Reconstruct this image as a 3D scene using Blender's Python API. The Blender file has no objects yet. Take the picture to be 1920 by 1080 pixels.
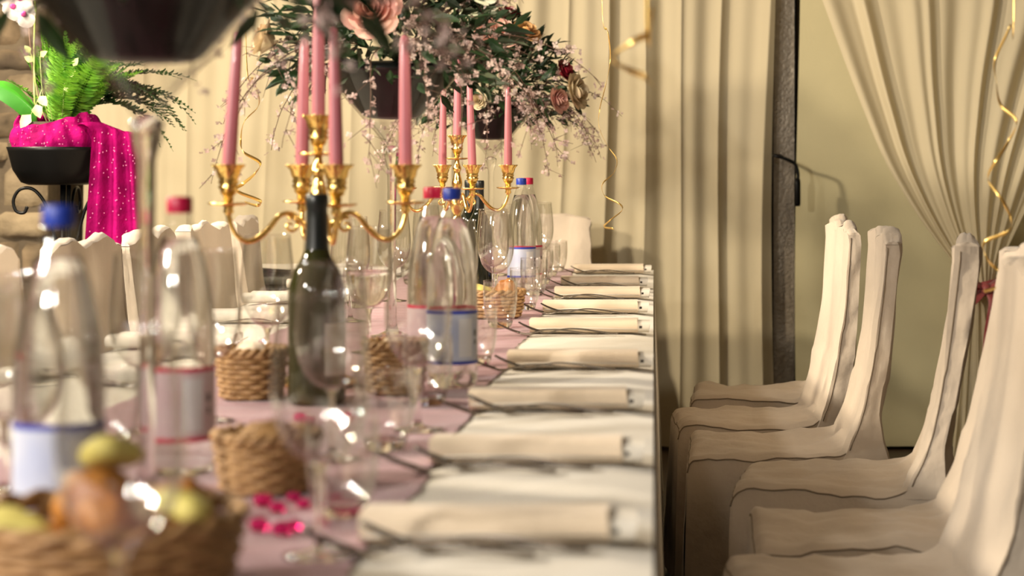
import bpy, math, random
from mathutils import Vector, Matrix, noise

# ------------------------------------------------------------------ camera, world, lights, exposure
SC = bpy.context.scene
COL = SC.collection
F_PX = 3720.0            # focal length in pixels of the 1920 px wide frame
CAM_Z = 1.12
cd = bpy.data.cameras.new('camera')
cam = bpy.data.objects.new('camera', cd)
COL.objects.link(cam)
SC.camera = cam
cam.location = (0, 0, CAM_Z)
cam.rotation_euler = (math.pi / 2, 0, 0)
cd.sensor_width = 36.0
cd.lens = 36.0 * F_PX / 1920
cd.shift_x = -265 / 1920
cd.shift_y = -230 / 1920
cd.clip_start = 0.05
cd.dof.use_dof = True
cd.dof.focus_distance = 5.15
cd.dof.aperture_fstop = 4.2

w = bpy.data.worlds.new('world')
SC.world = w
w.use_nodes = True
w.node_tree.nodes['Background'].inputs[0].default_value = (1.0, 0.85, 0.65, 1)
w.node_tree.nodes['Background'].inputs[1].default_value = 0.2

def lamp(name, loc, power, col, radius, aim=(-0.3, 4.6, 0.8), cone=135):
    d = bpy.data.lights.new(name, 'SPOT')      # unseen spot without a fixture, turned towards its aim point
    d.spot_size = math.radians(cone)
    d.spot_blend = 0.7
    d.energy = power
    d.color = col
    d.shadow_soft_size = radius
    o = bpy.data.objects.new(name, d)
    o.location = loc
    o.rotation_euler = (Vector(aim) - Vector(loc)).to_track_quat('-Z', 'Y').to_euler()
    COL.objects.link(o)
    return o

WARM = (1.0, 0.84, 0.62)
NEUT = (1.0, 0.93, 0.82)
lamp('unseen_spot', (-2.9, 0.4, 2.25), 125, NEUT, 0.12, (-0.5, 1.9, 0.8))
lamp('unseen_spot', (-0.6, -1.5, 2.35), 24, NEUT, 0.12, (-1.0, 4.6, 1.0))  # weak front fill, added to brighten the inner faces of the left chairs
lamp('unseen_spot', (1.2, 2.6, 2.6), 110, WARM, 0.12, (-1.35, 4.9, 1.0), 48)  # added spot; narrow cone brightens the left chairs and spares the right seats
lamp('unseen_spot', (-3.0, 3.4, 2.2), 150, WARM, 0.14, (-0.2, 4.6, 0.8))
lamp('unseen_spot', (-2.6, 5.4, 2.4), 130, WARM, 0.10, (-0.8, 7.4, 1.2))  # unseen spot aimed at the far curtain to brighten it
lamp('unseen_spot', (-2.2, -1.3, 2.3), 85, NEUT, 0.12, (-0.3, 4.0, 0.8))
lamp('unseen_spot', (-1.9, 4.4, 2.55), 26, NEUT, 0.12, (-0.6, 4.6, 0.8))  # weak spot added overhead for glints on the glass

VS = SC.view_settings
VS.view_transform = 'Standard'
VS.look = 'None'
VS.exposure = 1.95
VS.gamma = 1.0
VS.use_curve_mapping = False
CY = SC.cycles
CY.max_bounces = 14
CY.transparent_max_bounces = 64
CY.transmission_bounces = 12
CY.glossy_bounces = 6
CY.diffuse_bounces = 4
CY.sample_clamp_indirect = 8.0
CY.blur_glossy = 0.6
CY.use_denoising = True

R = random.Random(7)
TABLE_Z = 0.75
PI = math.pi

# ------------------------------------------------------------------ materials
MATS = {}

def new_mat(name):
    m = bpy.data.materials.new(name)
    m.use_nodes = True
    nt = m.node_tree
    nt.nodes.clear()
    out = nt.nodes.new('ShaderNodeOutputMaterial')
    MATS[name] = m
    return m, nt, out

def mat(name, col, rough=0.6, metal=0.0, var=0.0, vscale=8.0, col2=None, bump=0.0, bscale=80.0,
        trans=0.0, sheen=0.0, translucent=0.0, coat=0.0, spec=0.5, stretch=(1, 1, 1), ior=1.5):
    if metal < 0.5 and trans == 0:      # non-metal colours darkened so glints stand out and less light bounces
        col = tuple(c * 0.74 for c in col)
        col2 = tuple(c * 0.74 for c in col2) if col2 else None
    m, nt, out = new_mat(name)
    N, L = nt.nodes, nt.links
    p = N.new('ShaderNodeBsdfPrincipled')
    p.inputs['Base Color'].default_value = (*col, 1)
    p.inputs['Roughness'].default_value = rough
    p.inputs['Metallic'].default_value = metal
    p.inputs['Transmission Weight'].default_value = trans
    p.inputs['Sheen Weight'].default_value = sheen
    p.inputs['Coat Weight'].default_value = coat
    p.inputs['Specular IOR Level'].default_value = spec
    p.inputs['IOR'].default_value = ior
    tc = N.new('ShaderNodeTexCoord')
    mp = N.new('ShaderNodeMapping')
    mp.inputs['Scale'].default_value = stretch
    L.new(tc.outputs['Object'], mp.inputs['Vector'])
    colout = None
    if var > 0 or col2:
        nz = N.new('ShaderNodeTexNoise')
        nz.inputs['Scale'].default_value = vscale
        nz.inputs['Detail'].default_value = 5
        L.new(mp.outputs[0], nz.inputs['Vector'])
        rp = N.new('ShaderNodeValToRGB')
        c2 = col2 if col2 else tuple(c * (1 - var) for c in col)
        rp.color_ramp.elements[0].color = (*c2, 1)
        rp.color_ramp.elements[1].color = (*col, 1)
        rp.color_ramp.elements[0].position = 0.35
        rp.color_ramp.elements[1].position = 0.65
        L.new(nz.outputs['Fac'], rp.inputs['Fac'])
        colout = rp.outputs['Color']
        L.new(colout, p.inputs['Base Color'])
    if bump > 0:
        nb = N.new('ShaderNodeTexNoise')
        nb.inputs['Scale'].default_value = bscale
        nb.inputs['Detail'].default_value = 4
        L.new(mp.outputs[0], nb.inputs['Vector'])
        b = N.new('ShaderNodeBump')
        b.inputs['Strength'].default_value = bump
        b.inputs['Distance'].default_value = 0.01
        L.new(nb.outputs['Fac'], b.inputs['Height'])
        L.new(b.outputs[0], p.inputs['Normal'])
    sh = p.outputs[0]
    if translucent > 0:
        t = N.new('ShaderNodeBsdfTranslucent')
        t.inputs['Color'].default_value = (*col, 1)
        if colout:
            L.new(colout, t.inputs['Color'])
        mx = N.new('ShaderNodeMixShader')
        mx.inputs[0].default_value = translucent
        L.new(sh, mx.inputs[1]); L.new(t.outputs[0], mx.inputs[2])
        sh = mx.outputs[0]
    L.new(sh, out.inputs[0])
    return m

def thin_glass(name, tint=(0.97, 0.97, 0.965), edge=(0.50, 0.49, 0.46), rough=0.015, base=0.09):
    """thin-walled glass: one surface stands for both faces of the wall (Schlick reflectance)"""
    m, nt, out = new_mat(name)
    N, L = nt.nodes, nt.links
    lw = N.new('ShaderNodeLayerWeight'); lw.inputs['Blend'].default_value = 0.5
    pw = N.new('ShaderNodeMath'); pw.operation = 'POWER'; pw.inputs[1].default_value = 5.0
    L.new(lw.outputs['Facing'], pw.inputs[0])
    mr = N.new('ShaderNodeMapRange')
    mr.inputs['To Min'].default_value = base; mr.inputs['To Max'].default_value = 0.85
    L.new(pw.outputs[0], mr.inputs['Value'])
    pe = N.new('ShaderNodeMath'); pe.operation = 'POWER'; pe.inputs[1].default_value = 3.0
    L.new(lw.outputs['Facing'], pe.inputs[0])
    cm = N.new('ShaderNodeMix'); cm.data_type = 'RGBA'
    cm.inputs[6].default_value = (*tint, 1); cm.inputs[7].default_value = (*edge, 1)
    L.new(pe.outputs[0], cm.inputs[0])
    tr = N.new('ShaderNodeBsdfTransparent'); L.new(cm.outputs[2], tr.inputs[0])
    gl = N.new('ShaderNodeBsdfGlossy'); gl.inputs['Roughness'].default_value = rough
    gl.inputs['Color'].default_value = (1, 1, 1, 1)
    mx = N.new('ShaderNodeMixShader')
    L.new(mr.outputs[0], mx.inputs[0]); L.new(tr.outputs[0], mx.inputs[1]); L.new(gl.outputs[0], mx.inputs[2])
    L.new(mx.outputs[0], out.inputs[0])
    return m

mat('cream_cloth', (0.86, 0.80, 0.69), 0.85, var=0.05, vscale=3, bump=0.25, bscale=14, sheen=0.2)
mat('napkin', (0.86, 0.70, 0.52), 0.9, var=0.06, vscale=9, bump=0.15, bscale=60, sheen=0.2)
mat('napkin_inner', (0.88, 0.82, 0.72), 0.9, var=0.04, vscale=9, bump=0.15, bscale=60)
mat('napkin_white', (0.86, 0.80, 0.71), 0.9, var=0.05, vscale=9, bump=0.15, bscale=60)
mat('ink', (0.06, 0.05, 0.05), 0.7)
mat('runner', (0.37, 0.125, 0.165), 0.6, var=0.18, vscale=16, bump=0.5, bscale=38, stretch=(0.25, 2.6, 1), sheen=0.3)
mat('slipcover', (0.78, 0.66, 0.53), 0.9, var=0.07, vscale=5, bump=0.4, bscale=24, sheen=0.2)
mat('seam', (0.30, 0.235, 0.17), 0.9)
mat('curtain', (0.78, 0.68, 0.47), 0.85, var=0.06, vscale=3, translucent=0.25, stretch=(3, 1, 0.2), bump=0.1, bscale=200)
mat('under_curtain', (0.60, 0.54, 0.33), 0.85, var=0.1, vscale=2.5, bump=0.1, bscale=160)
mat('sheer', (0.95, 0.84, 0.60), 0.85, var=0.05, vscale=3, translucent=0.4, stretch=(3, 1, 0.3))
mat('gold', (0.95, 0.66, 0.22), 0.16, 1.0, var=0.15, vscale=60, bump=0.15, bscale=150)
mat('gold_ribbon', (0.90, 0.62, 0.20), 0.28, 0.75)
mat('steel', (0.30, 0.27, 0.24), 0.2, 1.0)
mat('candle', (0.54, 0.165, 0.20), 0.42, var=0.06, vscale=20, coat=0.2)
mat('soil', (0.05, 0.032, 0.02), 0.95, var=0.4, vscale=40)
mat('wick', (0.08, 0.06, 0.05), 0.9)
mat('cap_blue', (0.012, 0.045, 0.42), 0.4)
mat('cap_red', (0.62, 0.006, 0.07), 0.4)
mat('stripe_blue', (0.015, 0.04, 0.42), 0.5)
mat('stripe_red', (0.68, 0.01, 0.08), 0.5)
mat('label_blue', (0.70, 0.73, 0.80), 0.55, col2=(0.50, 0.56, 0.76), vscale=14)
mat('label_pale', (0.80, 0.80, 0.82), 0.55)
mat('label_rose', (0.78, 0.66, 0.68), 0.55, col2=(0.72, 0.52, 0.57), vscale=14)
mat('bottle_green', (0.008, 0.011, 0.006), 0.07, spec=0.4)
mat('bottle_olive', (0.030, 0.031, 0.008), 0.06, spec=0.4)
mat('bottle_label', (0.74, 0.70, 0.60), 0.7)
mat('foil_black', (0.008, 0.011, 0.010), 0.35)
mat('black_metal', (0.004, 0.004, 0.004), 0.4, spec=0.15)
mat('dark_plastic', (0.055, 0.055, 0.055), 0.55)
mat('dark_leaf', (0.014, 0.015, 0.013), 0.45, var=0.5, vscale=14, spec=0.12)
mat('leaf', (0.035, 0.085, 0.025), 0.5, col2=(0.016, 0.042, 0.016), vscale=9, translucent=0.2)
mat('leaf_grey', (0.11, 0.14, 0.075), 0.6, col2=(0.05, 0.075, 0.04), vscale=9)
mat('fern', (0.26, 0.58, 0.04), 0.5, col2=(0.08, 0.30, 0.015), vscale=22, translucent=0.35)
mat('fern_dark', (0.05, 0.17, 0.03), 0.5, col2=(0.02, 0.08, 0.015), vscale=20, translucent=0.25)
mat('ivy_pale', (0.52, 0.66, 0.15), 0.5, col2=(0.62, 0.72, 0.34), vscale=30, translucent=0.2)
mat('orchid_leaf', (0.055, 0.30, 0.02), 0.3, col2=(0.03, 0.19, 0.012), vscale=10)
mat('orchid_petal', (0.93, 0.87, 0.87), 0.5, translucent=0.3)
mat('orchid_lip', (0.74, 0.06, 0.34), 0.5)
mat('twig', (0.10, 0.05, 0.03), 0.8)
mat('blossom', (0.78, 0.64, 0.58), 0.7, col2=(0.60, 0.40, 0.37), vscale=30, translucent=0.2)
mat('rose_peach', (0.86, 0.42, 0.36), 0.65, col2=(0.88, 0.58, 0.46), vscale=22, translucent=0.15)
mat('rose_cream', (0.86, 0.73, 0.46), 0.65, col2=(0.88, 0.66, 0.45), vscale=18, translucent=0.15)
mat('rose_orange', (0.80, 0.38, 0.13), 0.65, col2=(0.78, 0.50, 0.20), vscale=18)
mat('rose_red', (0.30, 0.008, 0.022), 0.6)
mat('rose_white', (0.78, 0.77, 0.66), 0.65, col2=(0.70, 0.75, 0.55), vscale=18)
mat('tulle', (0.50, 0.002, 0.17), 0.8, col2=(0.28, 0.001, 0.095), vscale=14, translucent=0.25, bump=0.5, bscale=60, spec=0.1)
mat('tulle_dot', (0.60, 0.10, 0.30), 0.4)
mat('wicker', (0.50, 0.29, 0.12), 0.6, col2=(0.32, 0.17, 0.06), vscale=40)
mat('pastry', (0.66, 0.27, 0.035), 0.5, col2=(0.36, 0.12, 0.015), vscale=16, bump=0.5, bscale=50)
mat('yellow_food', (0.84, 0.74, 0.24), 0.6, col2=(0.78, 0.66, 0.16), vscale=14)
mat('gem', (0.85, 0.03, 0.26), 0.06, trans=0.75, ior=1.45)
mat('bow', (0.60, 0.13, 0.13), 0.5, col2=(0.48, 0.08, 0.09), vscale=9, translucent=0.25, sheen=0.2)
mat('stone', (0.26, 0.19, 0.115), 0.9, col2=(0.08, 0.058, 0.035), vscale=7, bump=0.8, bscale=18)
mat('stone_pale', (0.38, 0.30, 0.19), 0.9, col2=(0.14, 0.10, 0.06), vscale=6, bump=0.8, bscale=22)
mat('mortar', (0.15, 0.115, 0.075), 0.95, var=0.3, vscale=12, bump=0.5, bscale=40)
mat('post_metal', (0.46, 0.39, 0.30), 0.38, 0.3, var=0.2, vscale=60, bump=0.35, bscale=90)
mat('wall_paint', (0.20, 0.15, 0.095), 0.9, var=0.08, vscale=2)
mat('wall_cream', (0.62, 0.55, 0.43), 0.9, var=0.06, vscale=2)
mat('ceiling_paint', (0.42, 0.37, 0.29), 0.9, var=0.04, vscale=2)
mat('floor', (0.10, 0.062, 0.036), 0.45, var=0.35, vscale=5, stretch=(1, 8, 1))
mat('wood', (0.22, 0.13, 0.07), 0.5, var=0.3, vscale=6, stretch=(1, 8, 1))
mat('grey_bar', (0.10, 0.105, 0.09), 0.5)
thin_glass('glass', (0.985, 0.985, 0.98), (0.62, 0.61, 0.58), 0.006, 0.10)
thin_glass('glass_vase', (0.97, 0.97, 0.965), (0.55, 0.54, 0.52), 0.015, 0.03)
thin_glass('plastic_clear', (0.95, 0.955, 0.955), (0.70, 0.70, 0.68), 0.05, 0.08)
mat('solid_glass', (0.99, 0.99, 0.985), 0.0, trans=1.0, ior=1.38)
mat('water', (0.985, 0.985, 0.975), 0.0, trans=1.0, ior=1.1)

# ------------------------------------------------------------------ mesh helpers
class MB:
    def __init__(s):
        s.v = []; s.f = []
    def add(s, vs, fs):
        o = len(s.v)
        s.v += [tuple(p) for p in vs]
        s.f += [tuple(i + o for i in q) for q in fs]
        return s
    def box(s, x0, x1, y0, y1, z0, z1):
        vs = [(x, y, z) for z in (z0, z1) for y in (y0, y1) for x in (x0, x1)]
        return s.add(vs, [(0, 2, 3, 1), (4, 5, 7, 6), (0, 1, 5, 4), (2, 6, 7, 3), (0, 4, 6, 2), (1, 3, 7, 5)])
    def bbox(s, x0, x1, y0, y1, z0, z1, b=0.004):
        """box with chamfered edges all round"""
        V = []; idx = {}
        X = (x0, x1); Y = (y0, y1); Z = (z0, z1)
        sg = (1, -1)
        for i in (0, 1):
            for j in (0, 1):
                for k in (0, 1):
                    for a in range(3):
                        p = [X[i] + sg[i] * b, Y[j] + sg[j] * b, Z[k] + sg[k] * b]
                        p[a] = (X[i], Y[j], Z[k])[a]
                        idx[i, j, k, a] = len(V); V.append(p)
        Fs = []
        for k in (0, 1):
            Fs.append([idx[i, j, k, 2] for i, j in ((0, 0), (1, 0), (1, 1), (0, 1))])
            Fs.append([idx[i, k, j, 1] for i, j in ((0, 0), (1, 0), (1, 1), (0, 1))])
            Fs.append([idx[k, i, j, 0] for i, j in ((0, 0), (1, 0), (1, 1), (0, 1))])
        for a in (0, 1):
            for b_ in (0, 1):
                Fs.append([idx[0, a, b_, 1], idx[1, a, b_, 1], idx[1, a, b_, 2], idx[0, a, b_, 2]])
                Fs.append([idx[a, 0, b_, 0], idx[a, 1, b_, 0], idx[a, 1, b_, 2], idx[a, 0, b_, 2]])
                Fs.append([idx[a, b_, 0, 0], idx[a, b_, 1, 0], idx[a, b_, 1, 1], idx[a, b_, 0, 1]])
        for i in (0, 1):
            for j in (0, 1):
                for k in (0, 1):
                    Fs.append([idx[i, j, k, a] for a in range(3)])
        return s.add(V, Fs)
    def grid(s, nu, nv, fn, close_u=False):
        vs = [fn(i / (nu if close_u else nu - 1), j / (nv - 1)) for j in range(nv) for i in range(nu)]
        fs = []
        for j in range(nv - 1):
            for i in range(nu if close_u else nu - 1):
                a = j * nu + i; b = j * nu + (i + 1) % nu
                fs.append((a, b, b + nu, a + nu))
        return s.add(vs, fs)
    def lathe(s, prof, seg=32, c=(0, 0, 0), rf=None, cap0=False, cap1=False):
        n = len(prof); vs = []; fs = []
        for i, (r, z) in enumerate(prof):
            for k in range(seg):
                t = 2 * PI * k / seg
                rr = r * (rf(t, i) if rf else 1)
                vs.append((c[0] + rr * math.cos(t), c[1] + rr * math.sin(t), c[2] + z))
        for i in range(n - 1):
            for k in range(seg):
                k2 = (k + 1) % seg
                fs.append((i * seg + k, i * seg + k2, (i + 1) * seg + k2, (i + 1) * seg + k))
        if cap0: fs.append(tuple(reversed(range(seg))))
        if cap1: fs.append(tuple((n - 1) * seg + k for k in range(seg)))
        return s.add(vs, fs)
    def tube(s, pts, rad, seg=8, cap=True, closed=False, flat=1.0):
        pts = [Vector(p) for p in pts]; n = len(pts)
        if not hasattr(rad, '__len__'): rad = [rad] * n
        vs = []; fs = []
        nrm = None
        for i, p in enumerate(pts):
            if closed: t = pts[(i + 1) % n] - pts[i - 1]
            else: t = pts[min(i + 1, n - 1)] - pts[max(i - 1, 0)]
            if t.length < 1e-9: t = Vector((0, 0, 1))
            t.normalize()
            if nrm is None:
                nrm = t.orthogonal().normalized()
            nrm = (nrm - t * nrm.dot(t))
            nrm = nrm.normalized() if nrm.length > 1e-6 else t.orthogonal().normalized()
            b = t.cross(nrm)
            for k in range(seg):
                a = 2 * PI * k / seg
                vs.append(p + (nrm * math.cos(a) + b * math.sin(a) * flat) * rad[i])
        m = n if closed else n - 1
        for i in range(m):
            for k in range(seg):
                k2 = (k + 1) % seg; j = (i + 1) % n
                fs.append((i * seg + k, i * seg + k2, j * seg + k2, j * seg + k))
        if cap and not closed:
            fs.append(tuple(reversed(range(seg)))); fs.append(tuple((n - 1) * seg + k for k in range(seg)))
        return s.add(vs, fs)
    def mesh(s, name, m, smooth=True):
        me = bpy.data.meshes.new(name)
        me.from_pydata(s.v, [], s.f)
        me.materials.append(MATS[m])
        if smooth:
            me.polygons.foreach_set('use_smooth', [True] * len(me.polygons))
        me.update()
        return me
    def build(s, name, m, parent=None, smooth=True, sharp=None, loc=None):
        me = s.mesh(name, m, smooth)
        if sharp is not None:
            try: me.set_sharp_from_angle(angle=math.radians(sharp))
            except Exception: pass
        return link(name, me, parent, loc)

def link(name, data, parent=None, loc=None, rot=None):
    o = bpy.data.objects.new(name, data)
    COL.objects.link(o)
    if parent is not None: o.parent = parent
    if loc is not None: o.location = loc
    if rot is not None: o.rotation_euler = rot
    return o

def tag(o, label=None, cat=None, group=None, kind=None):
    if label: o['label'] = label
    if cat: o['category'] = cat
    if group: o['group'] = group
    if kind: o['kind'] = kind
    return o

def thing(name, label, cat, loc=(0, 0, 0), rz=0.0, group=None):
    o = link(name, None, None, loc, (0, 0, rz))
    o.empty_display_size = 0.05
    return tag(o, label, cat, group)

def copy_tree(o, parent=None):
    c = o.copy(); COL.objects.link(c); c.parent = parent
    for ch in list(o.children): copy_tree(ch, c)
    return c

def nz(x, y, z):
    return noise.noise(Vector((x, y, z)))

def spline(pts, n):
    """Catmull-Rom through points"""
    P = [Vector(p) for p in pts]; P = [P[0] * 2 - P[1]] + P + [P[-1] * 2 - P[-2]]
    out = []; m = len(P) - 3
    for k in range(n):
        t = k / (n - 1) * m; i = min(int(t), m - 1); t -= i
        a, b, c, d = P[i:i + 4]
        out.append(0.5 * ((2 * b) + (c - a) * t + (2 * a - 5 * b + 4 * c - d) * t * t + (3 * b - a - 3 * c + d) * t ** 3))
    return out

ORD = ['first', 'second', 'third', 'fourth', 'fifth', 'sixth', 'seventh', 'eighth', 'ninth', 'tenth', 'eleventh']

# ------------------------------------------------------------------ the room
def struct(name, mb, m, smooth=False):
    return tag(mb.build(name, m, None, smooth), kind='structure')

XL, XR, YF, YB, ZC = -4.6, 2.6, -3.2, 8.1, 2.9
struct('floor', MB().box(XL, XR, YF, YB, -0.1, 0.0), 'floor')
struct('ceiling', MB().box(XL, XR, YF, YB, ZC, ZC + 0.1), 'ceiling_paint')
struct('wall_back', MB().box(XL, XR, YB, YB + 0.12, 0, ZC), 'wall_paint')
struct('wall_right', MB().box(XR, XR + 0.12, YF, YB, 0, ZC), 'wall_paint')
struct('wall_left', MB().box(XL - 0.12, XL, YF, YB, 0, ZC), 'wall_cream')
struct('wall_front', MB().box(XL, XR, YF - 0.12, YF, 0, ZC), 'wall_cream')
for nm, a in (('baseboard_back', (XL, XR, YB - 0.02, YB, 0, 0.09)), ('baseboard_right', (XR - 0.02, XR, YF, YB - 0.02, 0, 0.09))):
    struct(nm, MB().bbox(*a, 0.003), 'wood')

# metal post in the gap between the curtains
post = MB().bbox(0.468, 0.566, 7.86, 7.96, 0.0, ZC, 0.006)
po = struct('trim_1', post, 'post_metal')
po['label'] = 'dark hammered metal post in the gap between two curtains'
for x in (0.466, 0.5585):
    MB().bbox(x, x + 0.009, 7.85, 7.875, 0.0, ZC, 0.002).build('edge_strip', 'black_metal', po)

# rough stone pier at the far end
def stone_pier():
    x0, x1, yf, yb = -2.86, -2.30, 7.50, 8.10
    pier = struct('wall_stone_pier', MB().box(x0 + 0.03, x1 - 0.03, yf + 0.05, yb, 0, ZC), 'mortar')
    pier['label'] = 'rough stone pier behind the black plant stand'
    r = random.Random(3)
    z = 0.0
    row = 0
    while z < ZC - 0.05:
        h = min(r.uniform(0.09, 0.18), ZC - z)
        x = x0
        while x < x1 - 0.01:
            wd = r.uniform(0.12, 0.26)
            if x + wd > x1 - 0.07: wd = x1 - x
            mb = MB()
            g = 0.007; nx, nzz = 7, 6
            px = r.uniform(0, 0.035)
            sd = r.uniform(0, 99)
            def fn(u, v, front=True):
                xx = x + g + u * (wd - 2 * g); zz = z + g + v * (h - 2 * g)
                e = min(u, 1 - u, v, 1 - v)
                yy = yf + 0.05 - (0.02 + px) * min(1, e * 6) - 0.03 * abs(nz(xx * 9 + sd, zz * 9, 1.0)) - 0.012 * nz(xx * 25, zz * 25, sd)
                return (xx + 0.01 * nz(zz * 12, sd, 0), yy if e > 0 else yf + 0.06, zz + 0.012 * nz(xx * 9, sd, 3))
            mb.grid(nx, nzz, fn)
            mb.build('stone', r.choice(['stone', 'stone', 'stone_pale']), pier)
            x += wd
        z += h; row += 1
stone_pier()

# ------------------------------------------------------------------ curtains
def fold(x, seed, n=1.0):
    a = math.sin(x * 13.0 * n + seed + 1.7 * math.sin(x * 2.3 + seed) + 0.8 * math.sin(x * 5.1 * n))
    b = math.sin(x * 31.0 * n + seed * 2 + 1.2 * math.sin(x * 3.7))
    c = 1 - abs(math.sin(x * 8.2 * n + seed * 3 + math.sin(x * 4.1)))
    return 0.55 * a + 0.22 * b + 0.9 * (c ** 3)

def curtain(name, x0, x1, y, amp, seed, m, label, n=1.0, z1=2.86, nx=420):
    mb = MB()
    def fn(u, v):
        x = x0 + u * (x1 - x0); z = 0.015 + v * (z1 - 0.015)
        d = fold(x + 0.02 * math.sin(z * 1.3 + seed), seed, n) * (0.75 + 0.25 * math.sin(z * 0.9 + x * 2))
        return (x + 0.012 * math.sin(z * 2.1 + x * 6), y - amp * d + 0.01 * nz(x * 3, z * 1.5, seed), z)
    mb.grid(nx, 26, fn)
    o = mb.build(name, m)
    return tag(o, label, 'curtain')

curtain('curtain', -2.25, 0.475, 7.79, 0.023, 1.3, 'curtain', 'long cream pleated curtain hanging straight behind the head chair', n=2.1, nx=900)
curtain('curtain', 0.568, 2.5, 7.80, 0.012, 4.1, 'under_curtain', 'flat olive-cream curtain behind the tied-back sheer', n=0.45, nx=200)

def tied_sheer():
    LE = [(2.86, 0.30), (2.3, 0.44), (1.737, 0.636), (1.438, 0.746), (1.14, 0.865), (0.94, 0.985), (0.80, 1.09), (0.69, 1.18), (0.655, 1.19), (0.5, 1.17), (0.0, 1.12)]
    RE = [(2.86, 2.3), (2.3, 2.1), (1.737, 1.85), (1.438, 1.66), (1.14, 1.5), (0.94, 1.40), (0.80, 1.33), (0.69, 1.275), (0.655, 1.27), (0.5, 1.31), (0.0, 1.42)]
    def ev(T, z):
        for (za, xa), (zb, xb) in zip(T, T[1:]):
            if zb <= z <= za:
                t = (za - z) / (za - zb)
                return xa + (xb - xa) * t
        return T[-1][1]
    mb = MB()
    def fn(u, v):
        z = 0.015 + v * 2.845
        a = sum(ev(LE, z + o) for o in (-0.06, 0, 0.06)) / 3; b = sum(ev(RE, z + o) for o in (-0.06, 0, 0.06)) / 3
        wd = b - a
        f = math.sin(u * 44 + 2.2 * math.sin(u * 9)) + 0.4 * math.sin(u * 97 + 1)
        amp = 0.005 + 0.011 * min(1, wd / 0.8)
        return (a + u * wd + 0.1 * wd * 0.12 * math.sin(u * 29), 7.46 - amp * f - 0.05 * (1 - min(1, wd / 0.5)) * math.sin(u * PI), z)
    mb.grid(300, 60, fn)
    o = mb.build('sheer_curtain', 'sheer')
    tag(o, 'sheer cream curtain swept aside and tied with a pink bow', 'curtain')
tied_sheer()

def strip(pts, widths, nrm_fn, th=0.0012):
    """a cloth strip of real thickness along a path; nrm_fn(i) gives the across direction"""
    mb = MB(); n = len(pts)
    P = [Vector(p) for p in pts]
    for sgn in (1,):
        vs = []
        for i, p in enumerate(P):
            a = Vector(nrm_fn(i)).normalized()
            t = (P[min(i + 1, n - 1)] - P[max(i - 1, 0)]).normalized()
            b = t.cross(a).normalized()
            wd = widths[i] if hasattr(widths, '__len__') else widths
            for (s1, s2) in ((-1, -1), (1, -1), (1, 1), (-1, 1)):
                vs.append(p + a * s1 * wd / 2 + b * s2 * th / 2)
        fs = []
        for i in range(n - 1):
            for k in range(4):
                k2 = (k + 1) % 4
                fs.append((i * 4 + k, i * 4 + k2, i * 4 + 4 + k2, i * 4 + 4 + k))
        fs += [(3, 2, 1, 0), tuple((n - 1) * 4 + k for k in range(4))]
        mb.add(vs, fs)
    return mb

def pink_bow():
    t = thing('ribbon_bow', 'dusty pink ribbon bow tied around the gathered sheer curtain', 'bow', (1.225, 7.33, 0.665))
    band = MB().grid(28, 7, lambda u, v: (0.085 * math.cos(2 * PI * u), 0.10 + 0.105 * math.sin(2 * PI * u) , (v - 0.5) * 0.055 + 0.006 * math.sin(u * 25)), close_u=True)
    band.build('band', 'bow', t)
    for s in (-1, 1):
        pts = spline([(0, -0.01, 0), (s * 0.04, -0.035, 0.022), (s * 0.085, -0.03, 0.012), (s * 0.09, -0.01, -0.035), (s * 0.045, -0.02, -0.04), (0, -0.012, -0.005)], 18)
        wd = [0.03 + 0.035 * math.sin(PI * i / 17) for i in range(18)]
        strip(pts, wd, lambda i: (0.15 * s, 0.75, 0.6)).build('loop', 'bow', t)
    pts = spline([(0.015, -0.01, 0), (0.03, -0.03, -0.06), (0.022, -0.025, -0.16), (0.018, -0.03, -0.27), (0.012, -0.02, -0.40)], 20)
    strip(pts, [0.035 + 0.045 * i / 19 for i in range(20)], lambda i: (1, 0.25 * math.sin(i * 0.5), 0)).build('tail', 'bow', t)
    MB().grid(10, 8, lambda u, v: (0.02 * math.cos(2 * PI * u) * math.sin(PI * v), -0.02 + 0.02 * math.sin(2 * PI * u) * math.sin(PI * v), 0.022 * math.cos(PI * v)), close_u=True).build('knot', 'bow', t)
pink_bow()

t = thing('metal_bar', 'dark grey upright metal bar beside the pink bow', 'bar', (1.352, 7.28, 0))
MB().bbox(-0.024, 0.024, -0.012, 0.012, 0.0, 0.735, 0.004).build('upright', 'grey_bar', t)
MB().bbox(-0.06, 0.06, -0.07, 0.07, 0.0, 0.012, 0.003).build('foot_plate', 'grey_bar', t)

def holdback():
    t = thing('curtain_holdback', 'black bent curtain holdback arm on the metal post', 'holdback', (0.47, 7.66, 1.155))
    MB().tube(spline([(0.03, 0.19, 0.004), (-0.005, 0.02, 0.003), (0.03, 0.0, -0.006), (0.075, 0.0, -0.028), (0.088, 0.0, -0.065), (0.088, 0, -0.09)], 26), 0.0065, 10).build('arm', 'black_metal', t)
    MB().lathe([(0.004, 0.0), (0.011, -0.003), (0.0125, -0.02), (0.0125, -0.10), (0.009, -0.108), (0.0, -0.108)], 14, (0.086, 0, -0.085)).build('grip', 'black_metal', t)
holdback()

# ------------------------------------------------------------------ tables and cloths
TX0, TX1, TY0, TY1 = -1.10, 0.0, 1.15, 7.05
t = thing('banquet_table', 'long banquet table hidden under the cream cloth', 'table', (-0.55, 4.1, 0))
MB().bbox(-0.535, 0.535, -2.93, 2.93, 0.70, 0.742, 0.004).build('tabletop', 'wood', t)
for sx in (-1, 1):
    for sy in (-1, -0.35, 0.26, 1):
        MB().bbox(sx * 0.46 - 0.025, sx * 0.46 + 0.025, sy * 2.8 - 0.025, sy * 2.8 + 0.025, 0, 0.70, 0.003).build('leg', 'wood', t)

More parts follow.
